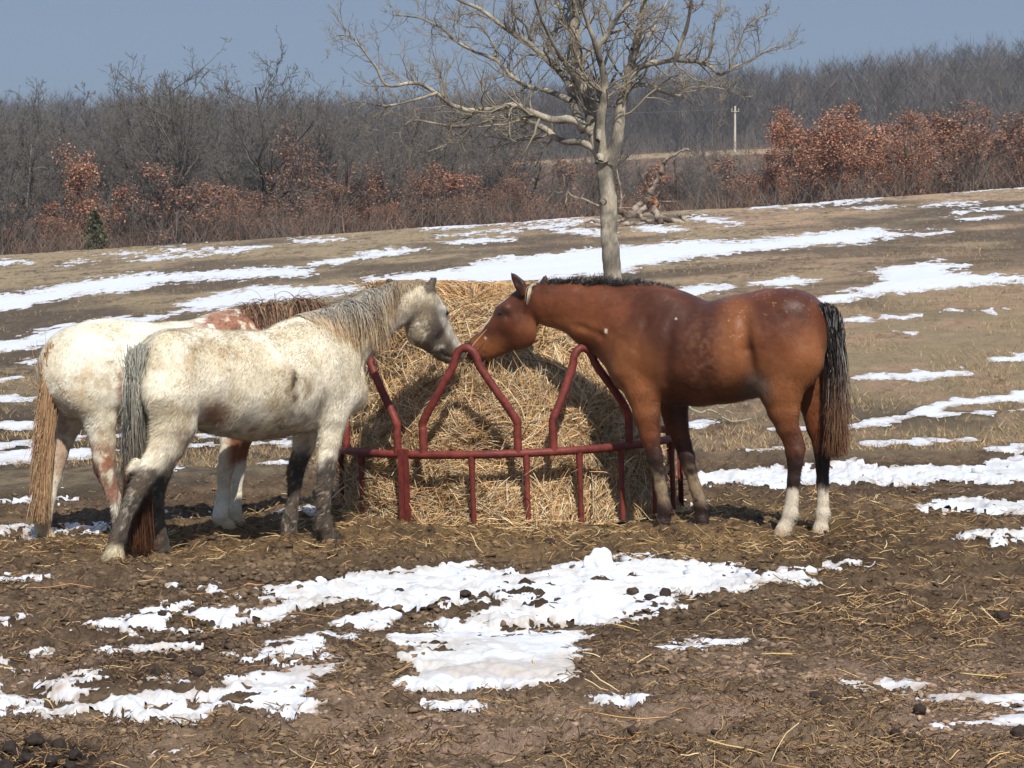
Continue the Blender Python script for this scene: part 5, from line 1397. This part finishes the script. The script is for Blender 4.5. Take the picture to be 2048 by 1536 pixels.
# ---- utility pole on the grass strip, with its wire
pb = np.array([(1468 - 1024) / FPX * 381, 381.0, 0]); pb[2] = gz(pb[0], pb[1])
ph = CAMH + (504 - 214) * 381 / FPX - pb[2]
pole = thing('utility_pole', 'weathered pale wooden utility pole at the foot of the wooded hill', 'utility pole', tuple(pb))
M_pole = new_mat('weathered_pole', rough=.9, spec=.1, base=tuple(srgb(186, 178, 162)), var=[(3, .8, 1.2, 4, (1, 1, .2))])
M_wire = new_mat('wire', rough=.6, spec=.2, base=tuple(srgb(78, 98, 98)))
V, F = tube1(np.array([[0, 0, 0], [0, 0, ph * .5], [0, 0, ph]]), np.array([.21, .19, .16]), 10); mesh_obj('post', V, F, M_pole, pole)
V, F = box(np.array([0, -.3, ph - .9]), np.array([.62, 0, 0]), np.array([0, .05, 0]), np.array([0, 0, .045])); mesh_obj('crossarm', V, F, M_pole, pole, smooth=False)
for sx_ in (-.55, .55):
    V, F = tube1(np.array([[sx_, -.3, ph - .83], [sx_, -.3, ph - .55], [sx_, -.3, ph - .4]]), np.array([.05, .07, .04]), 8); mesh_obj('insulator', V, F, M_pole, pole)
t = np.linspace(0, 1, 30); wv = np.stack([-.55 - 60 * t, -.3 + 0 * t, ph - .45 - .2 * t - 3.2 * t * (1 - t)], -1)
V, F = tube1(wv, .035, 4); mesh_obj('wire', V, F, M_wire, pole)

# ---- uprooted dead tree beside the oak, and a fallen branch behind the bay
M_dead = new_mat('weathered_dead_wood', rough=.9, spec=.12, var=[(5, .7, 1.25, 5, (1, 1, .5)), (24, .7, 1.3, 4)], bump=[(18, .8, .04), (60, .5, .01)])
db = G(np.array([1300.0]), np.array([447.0]))[0]; DD = db[1]
rg = np.random.default_rng(521)
def dead(pts, w0, w1, dep=(0, 0), S=9):
    a = np.array(pts, float); X_ = 1060 + a[:, 0] / 4.655; Y_ = 280 + a[:, 1] / 4.655
    t = np.linspace(0, 1, len(a)); p = at(X_, Y_, DD + dep[0] + (dep[1] - dep[0]) * t)
    K = max(6, len(a) * 5); q = catmull(np.c_[p, (w0 + (w1 - w0) * t) * .5 * DD / FPX / 4.655], K)
    q[1:, :3] += rg.normal(size=(K - 1, 3)) * q[1:, 3:4] * .22
    V, F = tube1(q[:, :3], np.maximum(q[:, 3], .012), S)
    nz = fbm3(V, 2.2, 3, 525) - .5; cen = np.repeat(q[:, :3], S, 0); V = cen + (V - cen) * (1 + 1.1 * nz)[:, None]
    C = lerp(srgb(86, 72, 62), srgb(164, 150, 134), ss(.3, .65, fbm3(V, 3, 3, 527)))
    return V - db, F, C
dt = thing('uprooted_dead_tree', 'uprooted weathered dead tree with one bleached limb rising, beside the field oak', 'dead tree', tuple(db))
TR = [([(960,690),(1010,640),(1090,560),(1150,450),(1200,330),(1235,240)], 95, 40, (0, .4)), ([(820,650),(900,690),(1000,690),(1090,620)], 55, 60, (-.4, -.2)), ([(1150,640),(1180,710),(1230,790)], 75, 50, (-.5, -.9)), ([(1190,720),(1300,745),(1450,780)], 55, 40, (-.2, -.6)), ([(1390,690),(1440,740),(1500,810)], 55, 34, (-.2, -.5)), ([(1010,680),(1060,740),(1150,770),(1230,790)], 55, 40, (-.5, -.8)), ([(830,800),(920,790),(1040,820)], 50, 55, (-.7, -.6)), ([(500,760),(580,740),(660,770),(800,760)], 50, 40, (-.4, -.1)), ([(520,800),(600,790),(700,800)], 34, 26, (-.7, -.6)), ([(900,700),(860,740),(800,760)], 40, 30, (-.3, -.3))]
V, F, C = join([dead(*t_) for t_ in TR]); mesh_obj('trunk', V, F, M_dead, dt, col=C)
V, F, C = join([dead([(1120,580),(1150,560),(1180,590),(1170,620)], 66, 40, (-.5, -.5))]); mesh_obj('rotten_core', V, F, M_dead, dt, col=C * np.array([1.0, .62, .4]))
BR = [([(1235,240),(1265,190),(1330,150),(1400,105),(1460,85),(1490,100),(1525,110)], 36, 9, (.4, -.3)), ([(1330,130),(1320,110),(1345,118)], 8, 4, (0, 0)), ([(1230,350),(1215,345),(1228,378)], 9, 4, (.2, 0)), ([(1170,540),(1200,490),(1240,440)], 22, 8, (0, -.3)), ([(1190,500),(1175,450),(1190,410)], 12, 5, (0, -.2)), ([(1230,490),(1270,520),(1310,515)], 9, 4, (0, .2)),
 ([(640,615),(560,580),(500,550),(430,535),(380,510),(350,480)], 30, 16, (.2, .6)), ([(350,480),(260,490),(225,482),(170,550),(135,582)], 12, 5, (.6, .9)), ([(345,505),(318,410),(320,360),(300,318)], 18, 6, (.6, .3)), ([(335,480),(340,540),(328,590)], 14, 7, (.5, .2)), ([(480,545),(505,490),(530,445)], 9, 4, (.4, .4)), ([(1190,570),(1300,572),(1440,572)], 15, 10, (.5, .9)),
 ([(838,660),(850,560),(840,440),(815,320),(800,215)], 20, 8, (.3, .5)), ([(820,580),(860,540),(885,510)], 7, 4, (.2, .2)), ([(800,640),(860,632),(950,630)], 8, 6, (-.1, -.1)), ([(1200,640),(1215,600),(1210,590)], 12, 6, (-.5, -.6)), ([(1020,680),(1030,720)], 12, 8, (-.7, -.7))]
for b_ in BR[:]:
    V, F, C = dead(*b_, S=6); mesh_obj('branch', V, F, M_dead, dt, col=C)
fb = G(np.array([1440.0]), np.array([848.0]))[0]; fbm = fb[1] / FPX
fbo = []
for pts, r in (([(1372,832),(1400,850),(1430,846),(1462,868),(1500,862)], .014), ([(1400,815),(1440,838),(1470,850)], .011), ([(1440,838),(1470,826),(1482,815)], .008), ([(1430,868),(1465,874),(1490,872)], .010), ([(1410,862),(1440,876),(1450,888)], .007)):
    q = np.array([[(a_ - 1440) * fbm, rg.normal() * .1, max(.02, (852 - b_) * fbm * .9 + .10)] for a_, b_ in pts]); q = catmull(q, 14); q += rg.normal(size=q.shape) * .006
    V, F = tube1(q, np.linspace(r, r * .5, 14), 6); fbo.append((V + fb, F))
V, F = join(fbo); tag(mesh_obj('fallen_branch', V, F, new_mat('lichen_branch', rough=.9, base=tuple(srgb(150, 144, 116)), var=[(20, .7, 1.2, 3)]), loc=tuple(fb)), 'fallen lichen grey branch lying on the field under the belly of the bay', 'branch')
print('trees', time.time() - T0)
HAZE = .00022
# ------------------------------------------------------------------ camera, sun, sky
cam = bpy.data.cameras.new('camera'); co = bpy.data.objects.new('camera', cam); COL.objects.link(co)
cam.sensor_width = 36; cam.lens = FPX / 2048 * 36; cam.clip_end = 6000; cam.clip_start = .1
co.location = (0, 0, CAMH); co.rotation_euler = (PI / 2 - PITCH, 0, 0)
SC.camera = co
SUN_AZ, SUN_EL = math.radians(13), math.radians(48)
to_sun = Vector((math.sin(SUN_AZ) * math.cos(SUN_EL), -math.cos(SUN_AZ) * math.cos(SUN_EL), math.sin(SUN_EL)))
sl = bpy.data.lights.new('sun', 'SUN'); sl.energy = 4.2; sl.angle = math.radians(.55); sl.color = (1, .95, .87)
so = bpy.data.objects.new('sun', sl); COL.objects.link(so); so.rotation_euler = to_sun.to_track_quat('Z', 'Y').to_euler()
so.location = (20, -40, 60)
wd = bpy.data.worlds.new('World'); SC.world = wd; wd.use_nodes = True
nt = wd.node_tree; sky = nt.nodes.new('ShaderNodeTexSky'); sky.sky_type = 'NISHITA'; sky.sun_disc = False
sky.sun_elevation = SUN_EL; sky.sun_rotation = PI - SUN_AZ
sky.air_density = 1.0; sky.dust_density = .6; sky.ozone_density = 2.0
bg = nt.nodes['Background']; bg.inputs['Strength'].default_value = .09
# a slate blue colour ramp by elevation, mixed over the clear sky
tc = nt.nodes.new('ShaderNodeTexCoord'); sx = nt.nodes.new('ShaderNodeSeparateXYZ'); rp = nt.nodes.new('ShaderNodeValToRGB')
nt.links.new(tc.outputs['Generated'], sx.inputs[0]); nt.links.new(sx.outputs['Z'], rp.inputs['Fac'])
E = rp.color_ramp.elements
E[0].position = 0.0; E[0].color = (*(srgb(104, 127, 157) * .75), 1); E[1].position = .14; E[1].color = (*(srgb(119, 136, 164) * .75), 1)
e2 = E.new(.6); e2.color = (*(srgb(150, 172, 205) * .9), 1)
sc_ = nt.nodes.new('ShaderNodeVectorMath'); sc_.operation = 'SCALE'; sc_.inputs['Scale'].default_value = 1 / .09
nt.links.new(rp.outputs['Color'], sc_.inputs[0])
mx = nt.nodes.new('ShaderNodeMix'); mx.data_type = 'RGBA'; mx.inputs['Factor'].default_value = .88
nt.links.new(sky.outputs[0], mx.inputs[6]); nt.links.new(sc_.outputs[0], mx.inputs[7])
nt.links.new(mx.outputs[2], bg.inputs[0])
SC.view_settings.view_transform = 'Standard'; SC.view_settings.look = 'None'; SC.view_settings.exposure = .42; SC.view_settings.gamma = 1
# ------------------------------------------------------------------ the thin winter haze
hz = bpy.data.materials.new('haze'); hz.use_nodes = True; hn = hz.node_tree
hn.nodes.remove(hn.nodes['Principled BSDF']); pv = hn.nodes.new('ShaderNodeVolumePrincipled')
pv.inputs['Color'].default_value = (.80, .88, 1.0, 1); pv.inputs['Density'].default_value = HAZE
hn.links.new(pv.outputs[0], hn.nodes['Material Output'].inputs['Volume'])
gv = [v.co.z for v in gobj.data.vertices]
V, F = box(np.array([0, 340, (min(gv) - 1.5 + 75) / 2]), np.array([780, 0, 0]), np.array([0, 440, 0]), np.array([0, 0, (75 - min(gv) + 1.5) / 2]))
tag(mesh_obj('haze', V, F, hz, smooth=False), 'thin bluish winter haze over the whole valley', 'haze', kind='stuff')
print('script', time.time() - T0)
